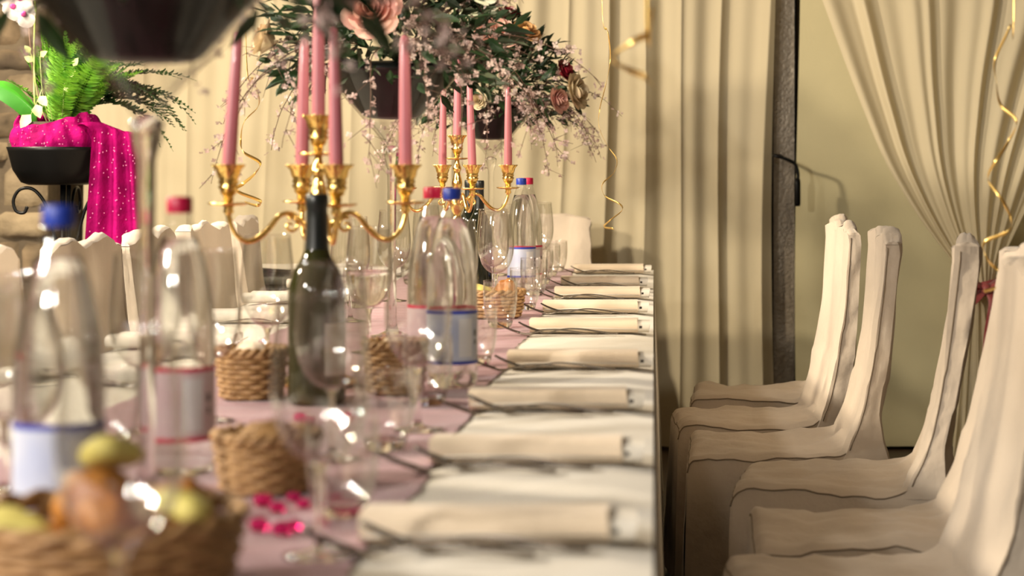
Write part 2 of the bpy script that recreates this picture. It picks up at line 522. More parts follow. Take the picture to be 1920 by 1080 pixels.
def tablecloth():
    mb = MB()
    nx, ny = 24, 160
    def top(u, v):
        x = TX0 + u * (TX1 - TX0); y = TY0 + v * (TY1 - TY0)
        e = min(u, 1 - u) * (TX1 - TX0)
        return (x, y, TABLE_Z - 0.006 * max(0, 1 - e / 0.012) - 0.0012 * max(0, nz(x * 6, y * 6, 0)))
    mb.grid(nx, ny, top)
    for s in (0, 1):
        xe = TX1 if s else TX0; sg = 1 if s else -1
        def side(u, v):
            y = TY0 + u * (TY1 - TY0); k = v
            z = TABLE_Z - 0.006 - k * (0.66 if s else 0.26)
            fl = (0.004 + 0.014 * k) + k * 0.010 * math.sin(y * 11 + 2 * math.sin(y * 2.1)) + 0.004 * k * math.sin(y * 31)
            return (xe + sg * fl, y, z)
        mb.grid(220, 12, side)
    for s in (0, 1):
        ye = TY1 if s else TY0; sg = 1 if s else -1
        def end(u, v):
            x = TX0 + u * (TX1 - TX0)
            return (x, ye + sg * (0.004 + v * 0.012 + v * 0.01 * math.sin(x * 14)), TABLE_Z - 0.003 - v * 0.66)
        mb.grid(60, 10, end)
    o = mb.build('tablecloth', 'cream_cloth', sharp=50)
    tag(o, 'cream tablecloth draped over the long banquet table', 'tablecloth')
tablecloth()

def runner():
    mb = MB()
    def fn(u, v):
        y = TY0 + 0.0 + v * (TY1 - TY0 - 0.01)
        xr = -0.272 + 0.006 * math.sin(y * 9) + 0.005 * nz(y * 14, 0, 0) + 0.004 * nz(y * 40, 5, 0)
        xl = -0.828 + 0.006 * math.sin(y * 8 + 1) + 0.005 * nz(y * 14, 9, 0)
        x = xl + u * (xr - xl)
        z = TABLE_Z + 0.0025 + 0.0012 * math.sin(y * 70 + 6 * nz(x * 3, y * 3, 0)) * (0.5 + 0.5 * nz(x * 4, y * 2, 4)) + 0.001 * nz(x * 12, y * 20, 2)
        return (x, y, z)
    mb.grid(28, 620, fn)
    tag(mb.build('table_runner', 'runner'), 'dusty pink table runner laid down the middle of the table', 'table runner')
runner()
SURF = TABLE_Z + 0.004

# ------------------------------------------------------------------ slip-covered chairs
def cover_profile():
    """front of the seat and back as seen from the side: x(z) curves"""
    seat = spline([(0.0, 0, 0.425), (0.008, 0, 0.446), (0.03, 0, 0.455), (0.12, 0, 0.452), (0.24, 0, 0.450), (0.34, 0, 0.455), (0.385, 0, 0.475)], 30)
    back = spline([(0.385, 0, 0.475), (0.408, 0, 0.52), (0.428, 0, 0.62), (0.444, 0, 0.78), (0.455, 0, 0.93)], 30)
    return seat, back

def make_chair(name, label, group, loc, rz, seed, width=0.41, top=0.955, wave=0.010, shift=0.0):
    """origin at the floor, x from the front edge (0) to the back, y across"""
    t = thing(name, label, 'chair', loc, rz, group)
    W = width; seat, back = cover_profile()
    rnd = random.Random(seed)
    ph = rnd.uniform(0, 20)
    def wr(p, k=1.0):
        x, y, z = p
        f = 0.008 * nz(x * 5 + ph, y * 5, z * 3) + 0.005 * nz(x * 13, y * 13 + ph, z * 7) + 0.0025 * nz(x * 30, y * 30, z * 16 + ph)
        return 1.85 * f * k
    Dback = 0.055
    # seat
    mb = MB()
    def seat_fn(u, v):
        p = seat[int(round(v * 29))]
        y = -W / 2 + u * W
        e = min(u, 1 - u) * W
        dz = -0.012 * max(0, 1 - e / 0.02) ** 2 + wr((p.x, y, p.z), 1.1)
        pull = 0.03 * max(0, (p.x - 0.30) / 0.085) * (abs(2 * u - 1) ** 2)
        return (p.x + 0.3 * wr((y, p.x, 3)), y * (1 - 0.03 * max(0, (p.x - 0.3) / 0.085)), p.z + dz + pull * 0.3)
    mb.grid(30, 30, seat_fn)
    mb.build('seat_cover', 'slipcover', t)
    # front skirt
    def front(u, v):
        q = Vector(seat_fn(u, 0)); y = q.y
        z = q.z * (1 - v) + 0.012 * v
        fl = 0.010 * v + 0.008 * v * math.sin(y * 22 + ph) + 0.003 * v * math.sin(y * 55 + ph)
        return (q.x - fl + wr((0, y, z), 0.8) * v, y * (1 + 0.03 * v), z)
    MB().grid(30, 18, front).build('front_skirt', 'slipcover', t)
    for s in (-1, 1):
        def side(u, v):
            q = Vector(seat_fn(0.0 if s < 0 else 1.0, u))
            z = q.z * (1 - v) + 0.012 * v
            x = q.x + 0.092 * min(1, v * 12) * u * u
            fl = 0.012 * v + 0.007 * v * math.sin(x * 24 + ph * 1.3) + 0.004 * v * math.sin(x * 61 + ph)
            fl += 0.006 * math.sin(PI * min(1, v * 2.2))
            return (x - 0.010 * v * (1 - u), q.y + s * (fl + wr((x, s, z), 0.9) * v), z)
        MB().grid(30, 18, side).build('side_skirt', 'slipcover', t)
    # back: closed sheath, cross-section swept upwards
    mb = MB()
    nu, nv = 64, 34
    zt = top
    def bk(u, v):
        z = 0.435 + (zt - 0.435) * v
        vv = min(1, max(0, (z - 0.475) / (0.93 - 0.475)))
        p = back[int(round(vv * 29))]
        th = Dback * (1 - 0.25 * v) + 0.03 * max(0, 1 - v * 5)
        hw = W / 2 * (0.985 - 0.03 * v) + 0.004
        # rounded rectangle around (p.x + th/2)
        a = u * 4
        if a < 1: yy = -1 + 2 * a; xx = -1
        elif a < 2: yy = 1; xx = -1 + 2 * (a - 1)
        elif a < 3: yy = 1 - 2 * (a - 2); xx = 1
        else: yy = -1; xx = 1 - 2 * (a - 3)
        bump = 0.004 * math.sin(yy * 9 + ph) * v + wr((p.x + xx * 0.03, yy * hw * 1.0, z * 0.6), 1.0)
        x = p.x + th / 2 + xx * th / 2 * (1 if abs(yy) < 0.93 else 0.8) + (bump if xx < 0 else -bump) * (1 if abs(xx) == 1 else 0.3)
        y = yy * hw + (wr((z * 1.3, xx * 0.03, yy * 2), 0.8) if abs(yy) == 1 else 0)
        # flare pulled onto the seat corners
        k = max(0, 1 - (z - 0.435) / 0.14)
        x -= 0.035 * k * k * (1 if xx < 0 else 0) * (0.3 + 0.7 * abs(yy))
        zz = z
        if v > 0.9:
            q = (v - 0.9) / 0.1
            zz = z + q * (wave * (math.sin(yy * 6.5 + ph) + 0.5 * math.sin(yy * 14 + ph * 2)) - 0.012 * (abs(yy) ** 6))
        return (x + shift * v, y, zz)
    mb.grid(nu, nv, bk, close_u=True)
    # top closing: two shrinking rings
    def cap(u, v):
        x, y, z = bk(u, 1.0)
        xc = back[29].x + Dback * 0.75 / 2 + shift
        k = 1 - v
        return (xc + (x - xc) * (k ** 0.7), y * (1 - 0.04 * v), z + 0.010 * math.sin(v * PI / 2) - 0.002 * v + 0.004 * nz(y * 20, v * 2, ph))
    mb.grid(nu, 5, cap, close_u=True)
    mb.build('back_cover', 'slipcover', t, sharp=60)
    # rear skirt below the back
    def rear(u, v):
        y = -W / 2 + u * W
        z = 0.46 * (1 - v) + 0.012 * v
        return (0.385 + 0.02 + Dback + 0.015 * v + 0.01 * v * math.sin(y * 20 + ph), y * (1 + 0.06 * v), z)
    MB().grid(24, 12, rear).build('rear_skirt', 'slipcover', t)
    # seams: seat edge and up the back corners
    pts = [Vector(seat_fn(0.0, i / 29)) + Vector((0, -0.002, 0.001)) for i in range(0, 29)]
    MB().tube(pts, 0.0016, 5).build('seam', 'seam', t)
    pts = [Vector(seat_fn(i / 20, 0.12)) + Vector((0, 0, 0.0006)) for i in range(21)]
    MB().tube(pts, 0.0014, 5).build('seam', 'seam', t)
    pts = [Vector(bk(0.975, 0.05 + 0.93 * i / 30)) + Vector((0, -0.0015, 0)) for i in range(31)]
    MB().tube(pts, 0.0014, 5).build('seam', 'seam', t)
    return t

# right-hand row: seat fronts face -X
RIGHT_CH = [  # x front edge, y centre, rotation, top, lean shift
    (0.115, 5.93, -0.05, 0.955, -0.03), (0.055, 5.31, 0.04, 0.955, -0.015), (0.085, 4.80, -0.03, 0.955, 0.0),
    (0.185, 4.32, -0.13, 0.955, 0.015), (0.180, 3.71, -0.03, 0.955, 0.045), (0.125, 3.20, 0.03, 0.955, 0.02)]
for i, (x, y, rz, tp, sh) in enumerate(RIGHT_CH):
    make_chair('dining_chair', f'slip-covered chair, {ORD[i]} from the head chair along the tied-back curtain side', 'chairs on the tied-back curtain side',
               (x, y, 0), rz, 11 + i, top=tp, shift=sh)
LEFT_CH = [(6.35, 0.05), (5.72, -0.04), (5.32 - 0.18, 0.03), (4.52, -0.03), (3.86, 0.05)]
for i, (y, rz) in enumerate(LEFT_CH):
    make_chair('dining_chair', f'slip-covered chair, {ORD[i]} from the head chair along the plant stand side', 'chairs on the plant stand side',
               (-0.83, y, 0), PI + rz, 31 + i, width=0.52 if i > 1 else 0.44, top=0.942, wave=0.009)
make_chair('dining_chair', 'pale slip-covered head chair at the far end of the table', None, (-0.455, 7.10, 0), PI / 2, 51, width=0.44, top=0.925, wave=0.002)

# slotted dark cabinet with a cloth, behind the left chairs
def slotted_cabinet():
    t = thing('slotted_cabinet', 'dark grey plastic cabinet with slotted front near the curtain', 'cabinet', (-1.32, 6.95, 0))
    MB().bbox(-0.17, 0.17, 0.0, 0.30, 0.0, 0.74, 0.006).build('body', 'dark_plastic', t)
    MB().bbox(-0.175, 0.175, -0.012, 0.0, 0.70, 0.73, 0.003).build('rim', 'grey_bar', t)
    for i in range(14):
        x = -0.155 + i * 0.0235
        MB().bbox(x, x + 0.010, -0.012, 0.0, 0.40, 0.685, 0.002).build('slat', 'grey_bar', t)
    mb = MB()
    def fn(u, v):
        x = -0.24 + u * 0.48; y = -0.03 + v * 0.36
        return (x, y, 0.757 + 0.012 * nz(x * 6, y * 6, 2) - 0.03 * max(0, abs(x) - 0.18) + 0.014 * max(0, x) )
    mb.grid(22, 16, fn)
    mb.grid(22, 16, lambda u, v: (lambda p: (p[0], p[1], p[2] - 0.008))(fn(u, v)))
    o = mb.build('folded_cloth', 'cream_cloth', loc=(-1.32, 6.95, 0))
    tag(o, 'cream cloth lying on top of the dark slotted cabinet', 'cloth')
slotted_cabinet()

# ------------------------------------------------------------------ place settings
def napkin_parts(t, left=False):
    sg = 1
    L = 0.235
    def roll(L0, L1, D, H, z0, seed):
        mb = MB(); nu, nv = 22, 14
        def fn(u, v):
            a = 2 * PI * u
            c, s_ = math.cos(a), math.sin(a)
            e = 0.62
            yy = D / 2 * math.copysign(abs(c) ** e, c); zz = H / 2 * math.copysign(abs(s_) ** e, s_)
            x = L0 + (L1 - L0) * v
            k = 1 + 0.05 * nz(x * 14, u * 2, seed) 
            return (x + 0.004 * nz(u * 4, seed, v), yy * k + 0.003 * nz(x * 8, seed, 1), z0 + H / 2 + zz * (k if zz > 0 else 1) )
        mb.grid(nu, nv, fn, close_u=True)
        for v in (0.0, 1.0):   # closed ends, drawn in a little
            mb.grid(nu, 4, lambda u, q: (lambda p: (p[0] + (0.004 * q * (1 if v == 0 else -1)), p[1] * (1 - 0.995 * q), (z0 + H / 2) + (p[2] - z0 - H / 2) * (1 - 0.995 * q)))(fn(u, v)), close_u=True)
        return mb
    roll(-L, 0.0, 0.078, 0.031, 0.0, 3.1).build('outer_roll', 'napkin' if not left else 'napkin_white', t)
    roll(-0.05, 0.026, 0.070, 0.026, 0.0005, 5.2).build('inner_fold', 'napkin_inner', t)
    # fold lines on the front face
    MB().tube([(-L + 0.004, -0.0385, 0.010 + 0.0), (-0.12, -0.0395, 0.012), (-0.002, -0.0385, 0.009)], 0.0012, 5).build('fold_edge', 'napkin_inner', t)
    MB().bbox(0.004, 0.0105, -0.0362, -0.0345, 0.011, 0.0165, 0.0006).build('mark', 'ink', t)

def fork_mesh():
    """side profile with raised tines, bowl down, arched neck and handle; length along +x from the tines"""
    mb = MB(); S = 1.0
    prof = [(0.048, 0.0068), (0.056, 0.004), (0.066, 0.0035), (0.080, 0.0065), (0.095, 0.0105), (0.115, 0.0125), (0.140, 0.0115), (0.170, 0.0075), (0.200, 0.0032), (0.218, 0.0022)]
    wid = [0.0225, 0.0215, 0.018, 0.009, 0.006, 0.0062, 0.0075, 0.0100, 0.0135, 0.0120]
    c = spline([(x, 0, z) for x, z in prof], 34)
    def wat(x):
        for (a, b), (wa, wb) in zip(zip(prof, prof[1:]), zip(wid, wid[1:])):
            if a[0] <= x <= b[0]: return wa + (wb - wa) * (x - a[0]) / (b[0] - a[0])
        return wid[-1]
    n = len(c); vs = []; fs = []
    th = 0.0013
    for p in c:
        ww = wat(p.x) / 2
        for (s, q) in ((-1, -1), (0, -1.4), (1, -1), (1, 1), (0, 1.4), (-1, 1)):
            vs.append((p.x, s * ww, p.z + q * th))
    for i in range(n - 1):
        for k in range(6):
            k2 = (k + 1) % 6
            fs.append((i * 6 + k, i * 6 + k2, i * 6 + 6 + k2, i * 6 + 6 + k))
    fs += [(5, 4, 3, 2, 1, 0), tuple((n - 1) * 6 + k for k in range(6))]
    mb.add(vs, fs)
    m2 = []
    for k in range(4):
        y = -0.0093 + k * 0.0062
        pts = spline([(0.050, y, 0.0062), (0.034, y * 1.02, 0.0115), (0.016, y * 1.02, 0.019), (0.002, y * 0.98, 0.0265)], 10)
        tm = MB().tube(pts, [0.0021 - 0.0012 * i / 9 for i in range(10)], 6)
        m2.append(tm)
    return mb, m2

fb, ft = fork_mesh()
FORK_BODY = fb.mesh('fork_handle', 'steel')
FORK_TINES = [m.mesh('fork_tine', 'steel') for m in ft]

def fork(label, group, loc, rz):
    t = thing('fork', label, 'fork', loc, rz, group)
    link('handle', FORK_BODY, t)
    for m in FORK_TINES: link('tine', m, t)
    return t

NAP = None
RIGHT_SET = [6.72, 5.98, 5.46, 4.91, 4.32, 3.57, 2.96, 2.42, 1.91]
rr = random.Random(5)
for i, d in enumerate(RIGHT_SET):
    lab = f'{ORD[i]} rolled cream napkin from the head chair on the tied-back curtain side'
    if NAP is None:
        NAP = thing('rolled_napkin', lab, 'napkin', group='rolled napkins on the tied-back curtain side')
        napkin_parts(NAP)
        n = NAP
    else:
        n = copy_tree(NAP)
        n['label'] = lab
    n.location = (-0.032 + rr.uniform(-0.012, 0.004), d + 0.041, TABLE_Z + 0.0035)
    n.rotation_euler = (0, 0, rr.uniform(-0.03, 0.03))
    if i == 8: n.scale = (1.02, 1.1, 1.0)
    for k, (xo, yo, wh) in enumerate(((-0.325, -0.052, 'outer'), (-0.287, -0.022, 'inner'))):
        fork(f'{wh} steel fork beside the {ORD[i]} napkin from the head chair, tied-back curtain side', 'forks on the tied-back curtain side',
             (xo + rr.uniform(-0.012, 0.012), d + yo - (0.006 if k == 0 else 0), SURF), (0.03 if k == 0 else -0.02) + rr.uniform(-0.03, 0.03))

LEFT_SET = [6.55, 5.9, 5.25, 4.6, 3.95, 3.3]
NL = None
for i, d in enumerate(LEFT_SET):
    lab = f'{ORD[i]} folded white napkin from the head chair on the plant stand side'
    if NL is None:
        NL = thing('rolled_napkin', lab, 'napkin', group='napkins on the plant stand side')
        napkin_parts(NL, True); n = NL
    else:
        n = copy_tree(NL); n['label'] = lab
    n.location = (-1.068, d + 0.041, TABLE_Z + 0.0035)
    n.rotation_euler = (0, 0, PI + rr.uniform(-0.04, 0.04))
    fork(f'steel fork beside the {ORD[i]} white napkin from the head chair, plant stand side', 'forks on the plant stand side',
         (-0.80, d - 0.03, SURF), PI + rr.uniform(-0.05, 0.05))

# ------------------------------------------------------------------ glassware
def goblet_proto():
    bowl = [(0.004, 0.088), (0.012, 0.0895), (0.024, 0.096), (0.0355, 0.110), (0.0425, 0.130), (0.0455, 0.150), (0.0455, 0.172), (0.0435, 0.200), (0.0405, 0.228), (0.0390, 0.246)]
    b = [(p.x, p.z) for p in spline([(r, 0, z) for r, z in bowl], 30)]
    rim = b + [(0.0396, 0.2466), (0.0398, 0.2456)]
    foot = [(0.0, 0.0), (0.0345, 0.0), (0.0355, 0.0012), (0.0345, 0.0024), (0.018, 0.0045), (0.007, 0.008), (0.0044, 0.016), (0.0038, 0.045), (0.0042, 0.075), (0.0065, 0.084), (0.010, 0.0885), (0.0, 0.0895)]
    inner = [(max(0.0, r - 0.0013), z + (0.0013 if z < 0.12 else 0.0)) for r, z in b[:-1]]
    return MB().lathe(rim, 40).lathe([(0.0, inner[0][1])] + inner, 40), MB().lathe(foot, 28)

def tumbler_proto():
    wall = spline([(0.020, 0, 0.010), (0.029, 0, 0.016), (0.0345, 0, 0.032), (0.0375, 0, 0.055), (0.0385, 0, 0.080), (0.0375, 0, 0.106)], 22)
    w_ = [(p.x, p.z) for p in wall] + [(0.0381, 0.1066), (0.0383, 0.1056)]
    base = [(0.0, 0.0), (0.021, 0.0), (0.0245, 0.002), (0.027, 0.008), (0.0285, 0.0155), (0.022, 0.0125), (0.012, 0.0105), (0.0, 0.010)]
    inner = [(p.x - 0.0016, p.z + 0.0015) for p in wall[:-1]]
    return MB().lathe(w_, 40).lathe(inner, 40), MB().lathe(base, 32)

gb, gf = goblet_proto()
GB_, GF_ = gb.mesh('goblet_bowl', 'glass'), gf.mesh('goblet_foot', 'solid_glass')
GW_ = MB().lathe([(0.0, 0.0905), (0.012, 0.0912), (0.0235, 0.0975), (0.0348, 0.111), (0.0418, 0.1305), (0.0446, 0.149), (0.0446, 0.160), (0.042, 0.1585), (0.0, 0.1585)], 36).mesh('goblet_water', 'water')
tb, tf = tumbler_proto()
TB_, TF_ = tb.mesh('tumbler_wall', 'glass'), tf.mesh('tumbler_base', 'solid_glass')

def goblet(x, y, label, group, water=False):
    t = thing('wine_goblet', label, 'wine glass', (x, y, SURF), R.uniform(0, 6), group)
    link('bowl', GB_, t); link('stem_and_foot', GF_, t)
    if water: link('water', GW_, t)
    return t

def tumbler(x, y, label, group):
    t = thing('water_tumbler', label, 'glass', (x, y, SURF), R.uniform(0, 6), group)
    link('wall', TB_, t); link('base', TF_, t)
    return t

GOB_R = [(-0.37, 6.45), (-0.43, 6.02 + 0.1), (-0.44, 5.45), (-0.404, 5.10), (-0.43, 4.35), (-0.405, 3.75), (-0.325, 2.74), (-0.40, 2.47), (-0.312, 1.86), (-0.387, 1.44)]
for i, (x, y) in enumerate(GOB_R):
    goblet(x, y, f'empty stemmed wine glass, {ORD[i]} from the head chair in the row facing the tied-back curtain', 'wine glasses facing the tied-back curtain')
TUM_R = [(-0.335, 6.85), (-0.345, 6.55), (-0.345, 6.10), (-0.335, 5.57), (-0.325, 5.02), (-0.345, 4.47), (-0.325, 3.64), (-0.345, 3.03), (-0.345, 2.55), (-0.325, 2.07)]
for i, (x, y) in enumerate(TUM_R):
    tumbler(x, y, f'short clear tumbler, {ORD[i]} from the head chair in the row facing the tied-back curtain', 'tumblers facing the tied-back curtain')
GOB_L = [(-0.72, 6.3), (-0.70, 5.35), (-0.71, 4.65), (-0.556, 3.88), (-0.665, 3.42), (-0.636, 2.84), (-0.72, 2.2), (-0.635, 1.97), (-0.70, 2.72)]
for i, (x, y) in enumerate(GOB_L):
    goblet(x, y, 'wine glass part filled with water behind the water bottles with blue and red caps' if i == 3 else f'empty stemmed wine glass, {ORD[i]} from the head chair in the row facing the plant stand',
           'wine glasses facing the plant stand', i == 3)
TUM_L = [(-0.74, 6.1), (-0.76, 5.1), (-0.72, 4.35), (-0.74, 3.72), (-0.74, 3.05), (-0.70, 2.55)]
for i, (x, y) in enumerate(TUM_L):
    tumbler(x, y, f'short clear tumbler, {ORD[i]} from the head chair in the row facing the plant stand', 'tumblers facing the plant stand')

# ------------------------------------------------------------------ water bottles
BP = [(0.0, 0.004), (0.020, 0.002), (0.034, 0.0), (0.0405, 0.004), (0.0425, 0.014), (0.0425, 0.034), (0.0418, 0.038), (0.0418, 0.130), (0.0425, 0.136), (0.0425, 0.150), (0.0420, 0.172), (0.0395, 0.200), (0.0350, 0.228), (0.0285, 0.256), (0.0215, 0.280), (0.0165, 0.296), (0.0140, 0.304), (0.0165, 0.3065), (0.0165, 0.3085), (0.0130, 0.310), (0.0130, 0.318)]
WP = [(0.0, 0.005)] + [(r - 0.0012, z) for r, z in BP[1:14]] + [(0.0215 - 0.0012, 0.279), (0.0, 0.279)]
B_SH = MB().lathe(BP, 40).mesh('bottle_shell', 'plastic_clear')
B_WA = MB().lathe(WP, 40).mesh('bottle_water', 'water')

def arc(r, z0, z1, a0, a1, n=30):
    return MB().grid(n, 3, lambda u, v: (r * math.cos(a0 + u * (a1 - a0)), r * math.sin(a0 + u * (a1 - a0)), z0 + v * (z1 - z0)))

def water_bottle(x, y, colour, label, rz=0.0, group='plastic water bottles'):
    t = thing('water_bottle', label, 'bottle', (x, y, SURF), rz, group)
    link('shell', B_SH, t); link('water', B_WA, t)
    cap = MB().lathe([(0.0146, 0.309), (0.0150, 0.3105), (0.0150, 0.326), (0.0138, 0.3285), (0.0, 0.329)], 40, rf=lambda th, i: 1 + (0.02 * math.cos(20 * th) if i in (1, 2) else 0))
    cap.build('cap', 'cap_' + colour, t)
    # wrap label on the front two thirds, with stripes at its top and bottom edge
    lab = arc(0.0424, 0.040, 0.128, -PI * 0.95, -0.06 * PI + 0.35).build('label', 'label_blue' if colour == 'blue' else 'label_rose', t)
    arc(0.0428, 0.1225, 0.128, -PI * 0.95, -0.06 * PI + 0.35).build('stripe', 'stripe_' + colour, lab)
    arc(0.0428, 0.040, 0.0455, -PI * 0.95, -0.06 * PI + 0.35).build('stripe', 'stripe_' + colour, lab)
    arc(0.0427, 0.052, 0.115, -1.35, -0.75, 10).build('panel', 'label_pale', lab)
    # small dark emblem
    arc(0.0429, 0.086, 0.096, -0.62, -0.46, 6).build('emblem', 'grey_bar', lab)
    arc(0.0429, 0.072, 0.080, -0.60, -0.48, 6).build('emblem', 'grey_bar', lab)
    return t
water_bottle(-0.557, 1.86, 'blue', 'blue-capped water bottle behind the bread basket of golden pastries', 0.25)
water_bottle(-0.566, 2.37, 'red', 'red-capped water bottle beside the nearest tall flower vase', 0.1)
water_bottle(-0.333, 3.28, 'blue', 'blue-capped water bottle standing beside the rolled napkins', 0.15)
water_bottle(-0.380, 3.41, 'red', 'red-capped water bottle touching the blue-capped one near the candelabrum with prosecco', 0.0)
water_bottle(-0.386, 5.80, 'blue', 'blue-capped full water bottle just beyond the small bread basket', 0.2)
water_bottle(-0.374, 5.93, 'red', 'red-capped water bottle half hidden behind a blue-capped one', 0.2)

# ------------------------------------------------------------------ wine bottles
def wine_bottle(x, y, label, body, foil, lab=True, neck=0.0175, rad=0.044, h=0.322):
    t = thing('wine_bottle', label, 'bottle', (x, y, SURF), 0, 'wine bottles')
    p = spline([(rad, 0, 0.006), (rad, 0, 0.06), (rad, 0, 0.150), (rad * 0.97, 0, 0.178), (rad * 0.78, 0, 0.205), (rad * 0.50, 0, 0.226), (neck * 0.98, 0, 0.245), (neck * 0.86, 0, 0.28), (neck * 0.82, 0, h - 0.02)], 40)
    MB().lathe([(0.0, 0.012), (rad * 0.8, 0.0), (rad * 0.95, 0.001)] + [(q.x, q.z) for q in p] + [(0.0, h - 0.018)], 36).build('body', body, t)
    MB().lathe([(neck * 1.06, 0.236), (neck * 1.0, 0.25), (neck * 0.93, 0.285), (neck * 0.93, h - 0.022), (neck, h - 0.018), (neck, h - 0.004), (neck * 0.9, h), (0.0, h)], 28).build('foil', foil, t)
    if lab:
        arc(rad + 0.0006, 0.045, 0.125, -PI * 0.36, -0.02 * PI).build('label', 'bottle_label', t)
    return t
wine_bottle(-0.519, 3.06, 'olive green sparkling wine bottle in front of the candelabrum, black foil neck', 'bottle_olive', 'foil_black')
wine_bottle(-0.507, 5.78, 'dark wine bottle with black neck behind the candelabrum', 'bottle_green', 'foil_black', False, 0.0145, 0.038)
wine_bottle(-0.555, 5.98, 'dark wine bottle hidden behind another dark wine bottle', 'bottle_green', 'foil_black', False, 0.0145, 0.038)

# ------------------------------------------------------------------ candelabra and candles
def candle(loc, label, group, h=0.245, tilt=(0, 0)):
    t = thing('taper_candle', label, 'candle', loc, 0, group)
    t.rotation_euler = (tilt[0], tilt[1], 0)
    t.location.x -= 0.016 * tilt[1]
    t.location.z += 0.0108 * abs(tilt[1])
    MB().lathe([(0.0, 0.0), (0.0098, 0.0), (0.0106, 0.003), (0.0112, 0.022), (0.0114, 0.05), (0.0100, h * 0.6), (0.0078, h - 0.012), (0.006, h - 0.003), (0.0, h)], 24).build('wax', 'candle', t)
    MB().tube([(0, 0, h - 0.002), (0.0005, 0, h + 0.005), (0.002, 0, h + 0.010)], 0.0009, 6).build('wick', 'wick', t)

def socket(parent, c, k=1.0):
    fl = lambda th, i: 1 + (0.06 * math.cos(10 * th) if 10 <= i < 13 else 0.0) + (0.075 * abs(math.cos(4 * th)) * (1 if i % 2 else -0.6) if 3 <= i < 10 else 0)
    MB().lathe([(0.0, -0.001), (0.024, -0.002), (0.0315, 0.0005), (0.033, 0.003), (0.030, 0.0028), (0.012, 0.002), (0.0, 0.002)], 40, c, rf=lambda th, i: 1 + (0.025 * math.cos(16 * th) if i in (2, 3, 4) else 0)).build('drip_pan', 'gold', parent)
    prof = [(0.006, 0.002), (0.0085, 0.008), (0.0075, 0.013), (0.0120, 0.018), (0.0142, 0.024), (0.0162, 0.029), (0.0140, 0.032), (0.0160, 0.036), (0.0150, 0.040), (0.0168, 0.046), (0.0195, 0.056), (0.0265, 0.064), (0.0270, 0.0655), (0.0185, 0.0600), (0.0132, 0.053), (0.0125, 0.041), (0.0, 0.039)]
    MB().lathe(prof, 48, c, rf=fl).build('candle_socket', 'gold', parent)

def candelabrum(x, y, phi, label, gname, tilts):
    t = thing('candelabrum', label, 'candelabrum', (x, y, SURF), phi)
    RA = 0.148
    MB().lathe([(0.0, 0.0), (0.058, 0.0), (0.064, 0.004), (0.062, 0.010), (0.050, 0.014), (0.040, 0.024), (0.022, 0.036), (0.014, 0.050), (0.0, 0.050)], 48, rf=lambda th, i: 1 + (0.025 * math.cos(12 * th) if i in (2, 3) else 0)).build('base', 'gold', t)
    st = spline([(0.012, 0, 0.046), (0.016, 0, 0.060), (0.008, 0, 0.075), (0.0135, 0, 0.105), (0.009, 0, 0.14), (0.007, 0, 0.19), (0.014, 0, 0.215), (0.010, 0, 0.228), (0.019, 0, 0.248), (0.021, 0, 0.262), (0.012, 0, 0.280), (0.008, 0, 0.292), (0.0145, 0, 0.315), (0.0085, 0, 0.345), (0.012, 0, 0.357), (0.007, 0, 0.372), (0.006, 0, 0.386)], 90)
    MB().lathe([(p.x, p.z) for p in st], 28).build('stem', 'gold', t)
    socket(t, (0, 0, 0.384))
    for k in range(4):
        a = k * PI / 2
        ca, sa = math.cos(a), math.sin(a)
        path = spline([(0.014, 0, 0.258), (0.028, 0, 0.272), (0.045, 0, 0.286), (0.064, 0, 0.283), (0.082, 0, 0.262), (0.100, 0, 0.246), (0.120, 0, 0.241), (0.138, 0, 0.256), (0.147, 0, 0.280), (0.148, 0, 0.300)], 40)
        arm = MB().tube([(p.x * ca, p.x * sa, p.z) for p in path], [0.0052 - 0.0012 * abs(math.sin(i / 39 * PI * 2)) for i in range(40)], 10).build('arm', 'gold', t)
        # leaf scroll under the hump
        sc = [(0.046 + 0.014 * (1 - j / 22) * math.cos(j * 0.42 + 1.2), 0.266 + 0.014 * (1 - j / 22) * math.sin(j * 0.42 + 1.2)) for j in range(20)]
        MB().tube([(r_ * ca, r_ * sa, z_) for r_, z_ in sc], [0.0036 - 0.0001 * j for j in range(20)], 7).build('scroll', 'gold', arm)
        MB().lathe([(0.004, 0.284), (0.009, 0.290), (0.007, 0.296), (0.011, 0.302), (0.0, 0.303)], 16, (RA * ca, RA * sa, 0)).build('collar', 'gold', arm)
        socket(arm, (RA * ca, RA * sa, 0.302))
    zc = SURF
    candle((x, y, zc + 0.384 + 0.0395), f'pink taper candle in the raised middle socket of the {gname}', None, tilt=tilts[4])
    for k in range(4):
        a = phi + k * PI / 2
        way = ['tied-back curtain', 'head chair', 'plant stand', 'pastry basket'][k]
        candle((x + RA * math.cos(a), y + RA * math.sin(a), zc + 0.302 + 0.0395), f'pink taper candle on the arm towards the {way}, {gname}', f'arm candles of the {gname}', tilt=tilts[k])
candelabrum(-0.557, 3.30, 0.36, 'gold five-light candelabrum behind the olive sparkling wine bottle', 'candelabrum by the olive bottle',
            [(0, -0.01), (0, 0.02), (0, 0.07), (0, -0.02), (0, 0.0)])
candelabrum(-0.544, 5.50, 0.38, 'gold five-light candelabrum in front of the dark wine bottles', 'candelabrum by the dark bottles',
            [(0, 0), (0, 0.01), (0, 0.03), (0, -0.035), (0, 0.01)])

